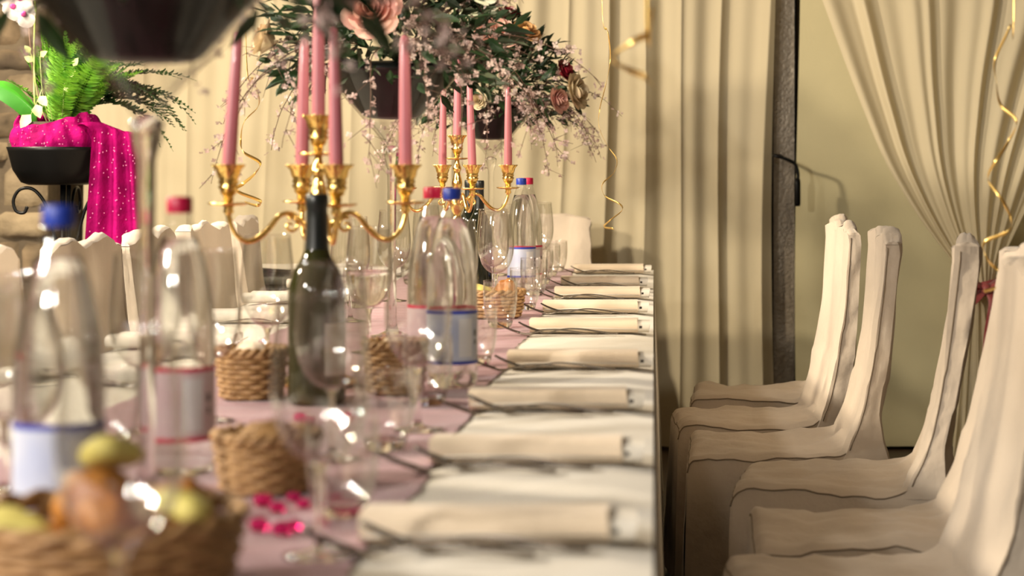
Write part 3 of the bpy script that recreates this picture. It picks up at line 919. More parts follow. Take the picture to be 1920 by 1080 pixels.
# ------------------------------------------------------------------ flowers
def petal(mb, c, a, hw, r, h, curl, M, base=0.22, n=5, m=5):
    def fn(u, v):
        uu = u * 2 - 1
        rad = r * (base + (1 - base) * v ** 0.6) + curl * v ** 4 * (1 - 0.4 * uu * uu)
        ang = a + uu * hw * (0.45 + 0.55 * math.sin(min(1, v * 1.25) * PI / 2)) * (1 - 0.35 * v ** 6)
        z = h * v * (1 - 0.13 * uu * uu * v) - curl * 0.5 * v ** 6
        return Vector(c) + M @ Vector((rad * math.cos(ang), rad * math.sin(ang), z))
    mb.grid(n, m, fn)

def rose_mb(size, direction, seed):
    r = random.Random(seed); mb = MB()
    M = Vector((0, 0, 1)).rotation_difference(Vector(direction)).to_matrix()
    for ly, (rad, h, cl, n, hw) in enumerate([(0.10, 0.62, 0.0, 2, 1.6), (0.18, 0.66, 0.0, 3, 1.2), (0.27, 0.66, 0.02, 4, 0.95), (0.37, 0.62, 0.06, 5, 0.8), (0.46, 0.55, 0.12, 5, 0.8), (0.52, 0.44, 0.18, 6, 0.72)]):
        for k in range(n):
            a = 2 * PI * k / n + ly * 0.7 + r.uniform(-0.15, 0.15)
            petal(mb, (0, 0, 0), a, hw, rad * size, h * size * r.uniform(0.92, 1.05), cl * size, M)
    mb.lathe([(0.0, -0.06 * size), (0.10 * size, -0.03 * size), (0.14 * size, 0.06 * size)], 8)
    return mb

def leaf_quad(mb, p, d, n, ln, wd):
    d = Vector(d).normalized(); n = Vector(n); b = d.cross(n)
    if b.length < 1e-4: b = d.orthogonal()
    b.normalize(); n = b.cross(d)
    p = Vector(p)
    vs = [p, p + d * ln * 0.35 + b * wd / 2 + n * wd * 0.15, p + d * ln * 0.4, p + d * ln * 0.35 - b * wd / 2 + n * wd * 0.15,
          p + d * ln * 0.72 + b * wd * 0.33 + n * wd * 0.05, p + d * ln * 0.72 - b * wd * 0.33 + n * wd * 0.05, p + d * ln - n * ln * 0.08]
    mb.add(vs, [(0, 2, 1), (0, 3, 2), (1, 2, 4), (2, 3, 5), (2, 6, 4), (2, 5, 6)])

def blossom(mb, p, s, r):
    n = Vector((r.gauss(0, 1), r.gauss(0, 1), r.gauss(0, 1))).normalized()
    a = n.orthogonal().normalized(); b = n.cross(a); p = Vector(p)
    for k in range(4):
        t = 2 * PI * k / 4 + r.uniform(0, 0.5); d = a * math.cos(t) + b * math.sin(t); e = a * -math.sin(t) + b * math.cos(t)
        mb.add([p, p + d * s * 0.6 + e * s * 0.4 + n * s * 0.2, p + d * s + n * s * 0.25, p + d * s * 0.6 - e * s * 0.4 + n * s * 0.2], [(0, 1, 2, 3)])

def off_bowl(p, gap=0.008):
    """keep a hanging spray outside the conical glass (local to the bowl's apex)"""
    if p.z < 0.186 and p.z > -0.02:
        need = max(0.03, 0.147 * p.z / 0.176) + gap
        rad = math.hypot(p.x, p.y)
        if 1e-6 < rad < need:
            return Vector((p.x * need / rad, p.y * need / rad, p.z))
    return p

def branch(parent, p0, d0, ln, droop, seed, n_bl=46, size=0.0085, mname='blossom_branch'):
    r = random.Random(seed)
    pts = []; p = Vector(p0); d = Vector(d0).normalized()
    st = 18
    for i in range(st + 1):
        pts.append(p.copy())
        d = (d + Vector((r.gauss(0, 0.06), r.gauss(0, 0.06), -droop / st * (0.5 + i / st)))).normalized()
        p = off_bowl(p + d * ln / st)
    mb = MB().tube(pts, [0.0019 - 0.0013 * i / st for i in range(st + 1)], 5)
    bl = MB()
    side = []
    for k in range(9):
        i = r.randint(3, st - 1); q = pts[i]
        sd = Vector((r.gauss(0, 1), r.gauss(0, 1), r.gauss(-0.2, 0.8))).normalized()
        l2 = r.uniform(0.025, 0.07)
        e = off_bowl(q + sd * l2 + Vector((0, 0, -0.012)))
        mb.tube([q, off_bowl((q + e) / 2), e], [0.001, 0.0008, 0.0005], 4)
        side += [q + (e - q) * f for f in (0.4, 0.7, 1.0)]
    br = mb.build(mname, 'twig', parent)
    for k in range(n_bl):
        base = r.choice(side) if r.random() < 0.55 else pts[r.randint(2, st)]
        blossom(bl, off_bowl(base + Vector((r.gauss(0, 1), r.gauss(0, 1), r.gauss(0, 1))) * 0.006, 0.018), size * r.uniform(0.6, 1.3), r)
    o = bl.build('blossoms', 'blossom', br, smooth=False)
    o['kind'] = 'stuff'
    return br

def flower_vase(x, y, apex, label, flabel, seed, roses, branches, radius=0.30):
    # --- glass: cone on a tall stem
    zb = SURF
    H = apex - zb
    t = thing('flower_vase', label, 'vase', (x, y, zb), 0, 'tall conical glass vases')
    bowl = [(0.004, H - 0.006), (0.012, H + 0.012), (0.030, H + 0.040), (0.070, H + 0.085), (0.112, H + 0.135), (0.147, H + 0.176)]
    b = [(p.x, p.z) for p in spline([(r_, 0, z_) for r_, z_ in bowl], 26)]
    MB().lathe(b + [(0.1485, H + 0.1765), (0.1482, H + 0.1745)], 56).lathe([(max(0.0, r_ - 0.004), z_ + 0.004) for r_, z_ in b[4:14]], 56).build('bowl', 'glass_vase', t)
    MB().lathe([(0.0, 0.0), (0.062, 0.0), (0.064, 0.002), (0.062, 0.0045), (0.030, 0.009), (0.014, 0.016), (0.0095, 0.034), (0.0085, H * 0.5), (0.0100, H - 0.03), (0.0155, H - 0.008), (0.0185, H + 0.012), (0.010, H + 0.018), (0.0, H + 0.020)], 32).build('stem_and_foot', 'solid_glass', t)
    # --- arrangement
    r = random.Random(seed)
    f = thing('flower_arrangement', flabel, 'flowers', (x, y, zb + H), 0, None)
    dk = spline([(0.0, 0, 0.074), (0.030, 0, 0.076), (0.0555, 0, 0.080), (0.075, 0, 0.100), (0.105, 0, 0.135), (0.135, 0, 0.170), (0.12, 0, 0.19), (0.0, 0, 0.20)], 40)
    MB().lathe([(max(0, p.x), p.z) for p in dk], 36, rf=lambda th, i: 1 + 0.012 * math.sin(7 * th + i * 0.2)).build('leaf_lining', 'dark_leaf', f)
    for mname, cnt, lo, hi, sz in (('leaf', 1000, 0.10, 1.0, 0.050), ('leaf_grey', 420, 0.3, 1.0, 0.034)):
        mb = MB()
        for k in range(cnt):
            a = r.uniform(0, 2 * PI); el = r.uniform(-0.42, 1.45)
            rr_ = radius * r.uniform(lo, hi) ** 0.5
            d = Vector((math.cos(a) * math.cos(el), math.sin(a) * math.cos(el), math.sin(el)))
            p = Vector((0, 0, 0.225)) + Vector((d.x * rr_ * 0.92, d.y * rr_ * 0.92, d.z * rr_ * 0.85))
            if p.z < 0.165 and math.hypot(p.x, p.y) < 0.17: continue
            dd = (d + Vector((r.gauss(0, 0.5), r.gauss(0, 0.5), r.gauss(-0.1, 0.5)))).normalized()
            nn, l_, w_ = (r.gauss(0, 1), r.gauss(0, 1), 1), sz * r.uniform(0.6, 1.5), sz * r.uniform(0.3, 0.5)
            if any(q.z < 0.195 and off_bowl(Vector((q.x, q.y, min(q.z, 0.185))), 0.022) != Vector((q.x, q.y, min(q.z, 0.185))) for q in (p, p + dd * l_ * 0.5, p + dd * l_)): continue
            leaf_quad(mb, p, dd, nn, l_, w_)
        o = mb.build('foliage', mname, f, smooth=False); o['kind'] = 'stuff'
    for k in range(9):   # broad dark leaves around the rim
        a = 2 * PI * k / 9 + r.uniform(-0.2, 0.2)
        d = Vector((math.cos(a), math.sin(a), 0.1))
        mb = MB()
        ln, wd = r.uniform(0.13, 0.19), r.uniform(0.05, 0.075)
        p0 = Vector((0.09 * math.cos(a), 0.09 * math.sin(a), 0.19))
        s_ = Vector((-math.sin(a), math.cos(a), 0))
        dr = r.uniform(0.4, 1.0)
        mb.grid(5, 9, lambda u, v: p0 + d * ln * v + s_ * (u - 0.5) * wd * math.sin(PI * min(1, v * 0.93 + 0.07)) + Vector((0, 0, 0.03 * math.sin(v * 2) - dr * 0.11 * v * v + 0.012 * abs(u - 0.5))))
        mb.build('broad_leaf', 'leaf', f)
    for k, (dx, dy, dz, size, m) in enumerate(roses):
        d = Vector((dx, dy, dz - 0.16)).normalized()
        o = rose_mb(size, d, seed * 10 + k).build('rose', m, f, loc=(dx, dy, dz))
        pal = {'rose_peach': 'peach pink rose', 'rose_cream': 'cream rose', 'rose_orange': 'orange rose', 'rose_red': 'dark red rose', 'rose_white': 'greenish white rose'}
        o['label'] = pal[m]
    for k, (a, el, ln, dr) in enumerate(branches):
        d = (math.cos(a) * math.cos(el), math.sin(a) * math.cos(el), math.sin(el))
        branch(f, (d[0] * 0.12, d[1] * 0.12, 0.22 + d[2] * 0.08), d, ln, dr, seed * 100 + k, n_bl=54, size=0.0072)
    # short blossoming sprays scattered over the dome
    for k in range(20):
        a = r.uniform(0, 2 * PI); el = r.uniform(-0.2, 1.2)
        d = (math.cos(a) * math.cos(el), math.sin(a) * math.cos(el), math.sin(el))
        branch(f, (d[0] * 0.16, d[1] * 0.16, 0.22 + d[2] * 0.14), d, r.uniform(0.10, 0.19), 0.7, seed * 300 + k, n_bl=34, size=0.0072)

BR = [(-0.15, 0.25, 0.36, 1.2), (-0.5, 0.1, 0.34, 2.0), (-0.8, 0.0, 0.36, 2.6), (-1.2, 0.1, 0.32, 2.4), (-1.6, 0.0, 0.34, 2.8), (-2.1, 0.1, 0.34, 2.6), (-2.6, 0.1, 0.36, 2.4), (-2.9, 0.0, 0.42, 2.8), (3.0, 0.2, 0.36, 2.2), (0.1, -0.1, 0.34, 1.8), (0.4, 0.1, 0.34, 2.2), (2.4, 0.1, 0.36, 2.4), (1.6, 0.0, 0.34, 2.4)]
flower_vase(-0.549, 2.15, 1.155, 'tall conical glass vase between the blue-capped and red-capped bottles by the pastries',
            'flower arrangement overflowing the vase beside the basket of pastries', 1,
            [(0.1, -0.12, 0.36, 0.085, 'rose_peach'), (-0.12, -0.1, 0.34, 0.08, 'rose_cream'), (0.0, 0.1, 0.40, 0.08, 'rose_white'), (0.2, 0.05, 0.28, 0.07, 'rose_orange')],
            [(a, e, l * 0.85, d * 0.75) for a, e, l, d in BR if not (-2.3 < a < -1.0)], 0.27)
flower_vase(-0.553, 4.20, 1.1426, 'tall conical glass vase between the two gold candelabra',
            'flower arrangement with a peach rose between the two gold candelabra', 2,
            [(0.0, -0.275, 0.27, 0.09, 'rose_peach'), (-0.24, -0.05, 0.235, 0.07, 'rose_cream'), (-0.15, -0.15, 0.36, 0.085, 'rose_cream'), (0.17, -0.12, 0.33, 0.08, 'rose_white'), (0.0, 0.12, 0.42, 0.08, 'rose_orange')],
            BR, 0.285)
flower_vase(-0.540, 6.60, 1.130, 'tall conical glass vase near the head chair',
            'flower arrangement with dark red and cream roses near the head chair', 3,
            [(0.035, -0.19, 0.385, 0.115, 'rose_peach'), (0.12, -0.17, 0.405, 0.075, 'rose_orange'), (0.235, -0.09, 0.29, 0.065, 'rose_red'), (0.262, -0.10, 0.225, 0.095, 'rose_cream'),
             (-0.03, -0.17, 0.47, 0.11, 'rose_white'), (0.215, -0.14, 0.20, 0.07, 'rose_peach'), (-0.02, -0.24, 0.195, 0.045, 'rose_cream'), (-0.2, -0.1, 0.33, 0.09, 'rose_peach'), (0.06, -0.05, 0.47, 0.07, 'rose_red')],
            BR + [(-0.25, 0.0, 0.30, 1.0), (-0.05, -0.2, 0.33, 1.4), (-0.9, -0.1, 0.34, 3.0)], 0.30)

# ------------------------------------------------------------------ curled gold ribbons hanging from the ceiling
def curl_ribbon(label, pts_px, d, wd, turns=None):
    """pts: (x, z, sideways depth) polyline of the hanging ribbon"""
    pts = spline(pts_px, 110)
    o = strip(pts, wd, lambda i: (0.55 * math.sin(i * 0.22), 0.5 * math.cos(i * 0.22), 0.9), 0.0006).build('curling_ribbon', 'gold_ribbon')
    tag(o, label, 'ribbon')

def rib_pts(px, d, start=2.88):
    k = d / F_PX
    L = []
    for i, (x, y) in enumerate(px):
        L.append(((x - 1225) * k, d + 0.025 * math.cos(i * PI / 1.0 + 0.5), CAM_Z - (y - 310) * k))
    x0 = L[0][0]
    return [(x0, d, start), (x0, d, (start + L[0][2]) / 2)] + L
curl_ribbon('thin gold curling ribbon hanging in front of the pleated curtain beside the flowers',
            rib_pts([(1128, 0), (1140, 60), (1144, 110), (1136, 160), (1124, 205), (1124, 240), (1140, 275), (1157, 300), (1150, 325), (1130, 345), (1134, 368), (1162, 382), (1166, 395), (1145, 412), (1132, 426), (1150, 428)], 5.6), 5.6, 0.0075)
curl_ribbon('blurred gold curling ribbon hanging low above the table edge',
            rib_pts([(1213, -20), (1222, 20), (1218, 58), (1190, 78), (1150, 100), (1155, 120), (1185, 132), (1210, 145), (1224, 158)], 2.3), 2.3, 0.008)
curl_ribbon('gold curling ribbon hanging over the row of chairs beside the pink bow',
            rib_pts([(1905, 0), (1890, 50), (1870, 110), (1864, 155), (1880, 195), (1902, 228), (1895, 265), (1865, 300), (1856, 335), (1872, 370), (1898, 405), (1888, 432), (1850, 455), (1845, 480), (1872, 505), (1896, 522), (1880, 538), (1842, 545)], 3.455), 3.455, 0.006)
curl_ribbon('gold curling ribbon hanging behind the leaning candle of the candelabrum',
            rib_pts([(458, 90), (480, 150), (482, 195), (462, 228), (448, 262), (460, 285), (484, 305), (482, 325), (452, 345), (446, 357), (484, 377), (486, 385), (456, 380)], 4.6), 4.6, 0.008)

# ------------------------------------------------------------------ bread baskets, pastries, gems
def basket(x, y, r0, h, label, rows, stakes=22):
    t = thing('bread_basket', label, 'basket', (x, y, SURF), 0, 'wicker bread baskets')
    MB().lathe([(0.0, 0.001), (r0 * 0.86, 0.001), (r0 * 0.88, 0.004), (0.0, 0.005)], 32).build('base', 'wicker', t)
    wv = MB()
    for j in range(rows):
        z = 0.006 + (h - 0.012) * j / (rows - 1)
        rad = r0 * (0.86 + 0.14 * (j / (rows - 1)) ** 0.8)
        n = stakes * 4
        pts = [((rad + 0.0026 * math.sin(stakes * PI * k / n * 1.0 * 2 / 2 + (PI if j % 2 else 0))) * math.cos(2 * PI * k / n),
                (rad + 0.0026 * math.sin(stakes * PI * k / n + (PI if j % 2 else 0))) * math.sin(2 * PI * k / n), z) for k in range(n)]
        wv.tube(pts, (h / rows) * 0.52, 6, closed=True)
    o = wv.build('woven_wall', 'wicker', t)
    o['kind'] = 'stuff'
    for k in range(stakes):
        a = 2 * PI * k / stakes
        MB().tube([(r0 * 0.86 * math.cos(a), r0 * 0.86 * math.sin(a), 0.003), (r0 * 0.94 * math.cos(a), r0 * 0.94 * math.sin(a), h * 0.5), (r0 * math.cos(a), r0 * math.sin(a), h)], 0.0018, 5).build('stake', 'wicker', t)
    n = 120
    rm = MB()
    for s in (0, PI):
        rm.tube([((r0 + 0.004 * math.cos(k * 0.6 + s)) * math.cos(2 * PI * k / n), (r0 + 0.004 * math.cos(k * 0.6 + s)) * math.sin(2 * PI * k / n), h + 0.004 * math.sin(k * 0.6 + s)) for k in range(n)], 0.0042, 7, closed=True)
    rm.build('braided_rim', 'wicker', t)
    return t

def lump(name, label, cat, group, loc, s, m, seed, rough=0.25, rot=0.0):
    mb = MB()
    def fn(u, v):
        th = 2 * PI * u; ph = PI * v
        d = Vector((math.sin(ph) * math.cos(th), math.sin(ph) * math.sin(th), math.cos(ph)))
        k = 1 + rough * nz(d.x * 2 + seed, d.y * 2, d.z * 2) + rough * 0.5 * nz(d.x * 6, d.y * 6 + seed, d.z * 6)
        return (d.x * s[0] * k, d.y * s[1] * k, d.z * s[2] * k)
    mb.grid(28, 16, fn, close_u=True)
    o = mb.build(name, m, loc=loc)
    o.rotation_euler = (0, 0, rot)
    return tag(o, label, cat, group)

def wedge(label, loc, s, rz, group, tilt=0.3):
    mb = MB()
    def fn(u, v):
        a = 2 * PI * u
        c, s_ = math.cos(a), math.sin(a)
        k = 1.0 if v < 0.5 else 1.0
        rr_ = s * (1.0 + 0.18 * math.cos(3 * a)) * (math.sin(PI * min(1, max(0, v))) ** 0.45)
        return (rr_ * c, rr_ * s_ * 0.8, s * 0.42 * math.cos(PI * v))
    mb.grid(20, 12, fn, close_u=True)
    o = mb.build('yellow_bun', 'yellow_food', loc=loc)
    o.rotation_euler = (tilt, 0.2, rz)
    return tag(o, label, 'bun', group)

bx, by = -0.452, 1.625
basket(bx, by, 0.112, 0.080, 'wide wicker basket heaped with golden pastries beside the first water bottle', 10, 30)
for k, (dx, dy, dz, s) in enumerate([(-0.054, 0.018, 0.0383, 0.041), (0.018, 0.052, 0.0383, 0.041), (0.054, -0.018, 0.0378, 0.041), (-0.020, -0.052, 0.0373, 0.041), (-0.008, 0.014, 0.0865, 0.040), (0.058, 0.030, 0.0797, 0.034), (0.015, -0.046, 0.0842, 0.030)]):
    lump('golden_pastry', 'golden brown pastry heaped in the wide wicker basket', 'pastry', 'pastries in the wide basket', (bx + dx, by + dy, SURF + dz), (s * 0.88, s * 0.8, s * 0.74), 'pastry', 3 + k * 7, rough=0.2, rot=k)
for k, (dx, dy, dz) in enumerate([(-0.058, -0.046, 0.0772), (0.078, -0.034, 0.0925), (0.002, 0.016, 0.1285)]):
    wedge('pale yellow bun among the pastries in the wide wicker basket', (bx + dx, by + dy, SURF + dz), 0.027, k * 1.3, 'pale yellow buns in the wide basket')
basket(-0.436, 2.24, 0.056, 0.062, 'small wicker basket on the runner next to the pink gems', 8, 20)
lump('bread_roll', 'pale bread roll in the small wicker basket next to the pink gems', 'bread', None, (-0.436, 2.24, SURF + 0.0415), (0.042, 0.040, 0.036), 'wicker', 71, 0.12)
basket(-0.632, 3.12, 0.052, 0.075, 'small wicker basket beside the olive sparkling wine bottle', 9, 20)
lump('bread_roll', 'bread roll in the wicker basket beside the olive wine bottle', 'bread', None, (-0.632, 3.12, SURF + 0.0478), (0.038, 0.038, 0.041), 'napkin', 75, 0.12)
basket(-0.415, 3.19, 0.048, 0.080, 'small wicker basket standing between the tumblers and the sparkling wine bottle', 10, 20)
lump('bread_roll', 'bread roll in the wicker basket between tumblers and sparkling wine', 'bread', None, (-0.415, 3.19, SURF + 0.0485), (0.034, 0.034, 0.043), 'napkin', 79, 0.12)
basket(-0.385, 4.78, 0.072, 0.062, 'small wicker basket with a golden pastry beyond the tumblers', 7, 24)
lump('golden_pastry', 'single golden pastry in the basket beyond the tumblers', 'pastry', None, (-0.356, 4.782, SURF + 0.0495), (0.027, 0.030, 0.041), 'pastry', 33, 0.22)
wedge('pale yellow bun beside the single golden pastry', (-0.414, 4.775, SURF + 0.0675), 0.022, 0.4, None)
lump('golden_pastry', 'lower pastry under the pale yellow bun in the basket beyond the tumblers', 'pastry', None, (-0.415, 4.785, SURF + 0.0323), (0.026, 0.030, 0.026), 'pastry', 37, 0.2)

def gem(x, y, s, rz, idx):
    mb = MB()
    n = 8
    ring = [(s * math.cos(2 * PI * k / n), s * math.sin(2 * PI * k / n), s * 0.62) for k in range(n)]
    low = [(s * 0.72 * math.cos(2 * PI * (k + .5) / n), s * 0.72 * math.sin(2 * PI * (k + .5) / n), 0.0) for k in range(n)]
    top = [(s * 0.55 * math.cos(2 * PI * (k + .5) / n), s * 0.55 * math.sin(2 * PI * (k + .5) / n), s * 1.05) for k in range(n)]
    fs = [tuple(reversed(range(n, 2 * n))), tuple(range(2 * n, 3 * n))]
    for k in range(n):
        k2 = (k + 1) % n
        fs += [(k, n + k, k2), (k2, n + k, n + k2), (k, k2, 2 * n + k), (k2, 2 * n + k2, 2 * n + k)]
    mb.add(ring + low + top, fs)
    o = mb.build('acrylic_gem', 'gem', smooth=False, loc=(x, y, SURF + 0.0008))
    o.rotation_euler = (0, 0, rz)
    tag(o, 'magenta clear gem scattered on the pink runner', 'gem', 'magenta gems on the runner')
rg = random.Random(9)
placed = []
BUSY = [(x, y, 0.05) for x, y in GOB_R + GOB_L] + [(x, y, 0.045) for x, y in TUM_R + TUM_L] + [(-0.549, 2.15, .075), (-0.553, 4.2, .075), (-0.557, 3.3, .075), (-0.436, 2.24, .07), (-0.632, 3.12, .065), (-0.415, 3.19, .06), (-0.519, 3.06, .055), (bx, by, .125), (-0.557, 1.86, .055), (-0.566, 2.37, .055), (-0.333, 3.28, .055), (-0.38, 3.41, .055), (-0.54, 6.6, .075), (-0.544, 5.5, .075)]
for (cx, cy, n, sp) in ((-0.37, 2.13, 6, 0.05), (-0.385, 2.00, 5, 0.05), (-0.47, 2.85, 4, 0.06), (-0.56, 2.68, 4, 0.06), (-0.50, 4.0, 4, 0.06), (-0.47, 4.55, 3, 0.06)):
    k = 0; tries = 0
    while k < n and tries < 200:
        tries += 1
        x = cx + rg.uniform(-sp, sp); y = cy + rg.uniform(-sp, sp)
        if all(math.hypot(x - a, y - b) > c + 0.01 for a, b, c in BUSY) and all(math.hypot(x - a, y - b) > 0.026 for a, b in placed):
            placed.append((x, y)); gem(x, y, rg.uniform(0.008, 0.012), rg.uniform(0, 6), len(placed)); k += 1

# ------------------------------------------------------------------ plant stand with orchid and fern
PX, PY = -1.80, 6.0
PZ = 1.175   # bowl rim
def plant_stand():
    t = thing('plant_stand', 'black wrought metal plant stand with scrolls and shallow bowl', 'plant stand', (PX, PY, 0))
    MB().lathe([(0.0, PZ - 0.114), (0.085, PZ - 0.114), (0.108, PZ - 0.106), (0.132, PZ - 0.068), (0.146, PZ - 0.012), (0.150, PZ), (0.146, PZ), (0.128, PZ - 0.064), (0.104, PZ - 0.100), (0.0, PZ - 0.106)], 48).build('bowl', 'black_metal', t)
    MB().tube([(0.018, -0.01, 0.02), (0.018, -0.01, PZ - 0.112)], 0.0085, 10).build('rod', 'black_metal', t)
    MB().tube([(0.036, -0.012, 0.02), (0.036, -0.012, PZ - 0.112)], 0.0065, 10).build('rod', 'black_metal', t)
    for k in range(3):
        a = -PI + k * 2 * PI / 3 + (0.0)
        a = [PI, 0.05, 1.6][k]
        path = spline([(0.03, 0, 0.0 + 0.012), (0.03, 0, 0.8), (0.038, 0, PZ - 0.26), (0.062, 0, PZ - 0.175), (0.100, 0, PZ - 0.128), (0.140, 0, PZ - 0.128), (0.160, 0, PZ - 0.160), (0.152, 0, PZ - 0.193), (0.128, 0, PZ - 0.198), (0.118, 0, PZ - 0.180)], 60)
        MB().tube([(p.x * math.cos(a) + 0.025, p.x * math.sin(a) * 1.0, p.z) for p in path], 0.0052, 8).build('scroll_leg', 'black_metal', t)
        f = spline([(0.03, 0, 0.30), (0.08, 0, 0.10), (0.15, 0, 0.03), (0.19, 0, 0.008)], 16)
        MB().tube([(p.x * math.cos(a) + 0.025, p.x * math.sin(a), p.z) for p in f], 0.0065, 8).build('foot', 'black_metal', t)
plant_stand()

def tulle_wrap():
    t = thing('tulle_wrap', 'magenta dotted tulle wrapped round the plant pot, trailing off the bowl', 'tulle', (PX, PY, PZ))
    mb = MB()
    def fn(u, v):
        a = 2 * PI * u
        rad = 0.112 + 0.018 * math.sin(PI * v) + 0.012 * nz(math.cos(a) * 3, math.sin(a) * 3, v * 3) + 0.006 * math.sin(a * 17 + v * 4)
        top = 0.085 + 0.018 * math.sin(a * 2 + 2.2) + 0.012 * nz(math.cos(a) * 4, math.sin(a) * 4, 7)
        return (rad * math.cos(a), rad * math.sin(a), -0.045 + v * (top + 0.045))
    mb.grid(90, 16, fn, close_u=True)
    w_ = mb.build('wrap', 'tulle', t)
    def dr(u, v):
        # over the rim on the right, then straight down with folds
        s = v
        if s < 0.12:
            k = s / 0.12; x = 0.10 + 0.07 * k; z = 0.05 + 0.02 * math.sin(k * PI)
        else:
            k = (s - 0.12) / 0.88; x = 0.17 + 0.012 * k; z = 0.05 - 0.62 * k
        wd = 0.10 + 0.09 * min(1, s * 1.6)
        xx = x + (u - 0.35) * wd
        yy = -0.06 + (u - 0.5) * 0.05 + 0.013 * math.sin(u * 20 + s * 3) * min(1, s * 4)
        if xx < 0.158:      # laid over the rim: stays outside the bowl
            ring = -math.sqrt(0.158 ** 2 - xx ** 2) + 0.004 * math.sin(u * 20 + s * 3)
            q = min(1, max(0, (s - 0.02) / 0.08))
            yy = yy + (min(yy, ring) - yy) * q
        return (xx, yy, z + 0.01 * math.sin(u * 5) - 0.03 * u * max(0, 1 - s / 0.12))
    d = MB().grid(34, 40, dr).build('trailing_drape', 'tulle', t)
    dots = MB(); r = random.Random(4)
    for k in range(170):
        u, v = r.uniform(0.02, 0.98), r.uniform(0.14, 0.98)
        p = Vector(dr(u, v)) + Vector((0, -0.0016, 0))
        s = 0.0022
        dots.add([p + Vector((s * math.cos(2 * PI * q / 6), 0, s * math.sin(2 * PI * q / 6))) for q in range(6)], [tuple(range(6))])
    o = dots.build('woven_dots', 'tulle_dot', d, smooth=False); o['kind'] = 'stuff'
    dots = MB()
    for k in range(90):
        u, v = r.uniform(0.5, 1.0), r.uniform(0.4, 0.97)
        p = Vector(fn(u, v)); p = p + Vector((p.x, p.y, 0)).normalized() * 0.0016
        tx = Vector((-p.y, p.x, 0)).normalized(); s = 0.0022
        dots.add([p + tx * s * math.cos(2 * PI * q / 6) + Vector((0, 0, s * math.sin(2 * PI * q / 6))) for q in range(6)], [tuple(range(6))])
    o = dots.build('woven_dots', 'tulle_dot', w_, smooth=False); o['kind'] = 'stuff'
tulle_wrap()

ORCHID_STEM = [tuple(p) for p in spline([(-0.060, 0.0, 0.03), (-0.070, -0.005, 0.18), (-0.068, -0.012, 0.36), (-0.060, -0.03, 0.46), (-0.080, -0.055, 0.512), (-0.11, -0.07, 0.49), (-0.095, -0.08, 0.40)], 40)]
ORCHID_STICK = [(-0.062, 0.012, 0.03), (-0.084, -0.02, 0.40)]

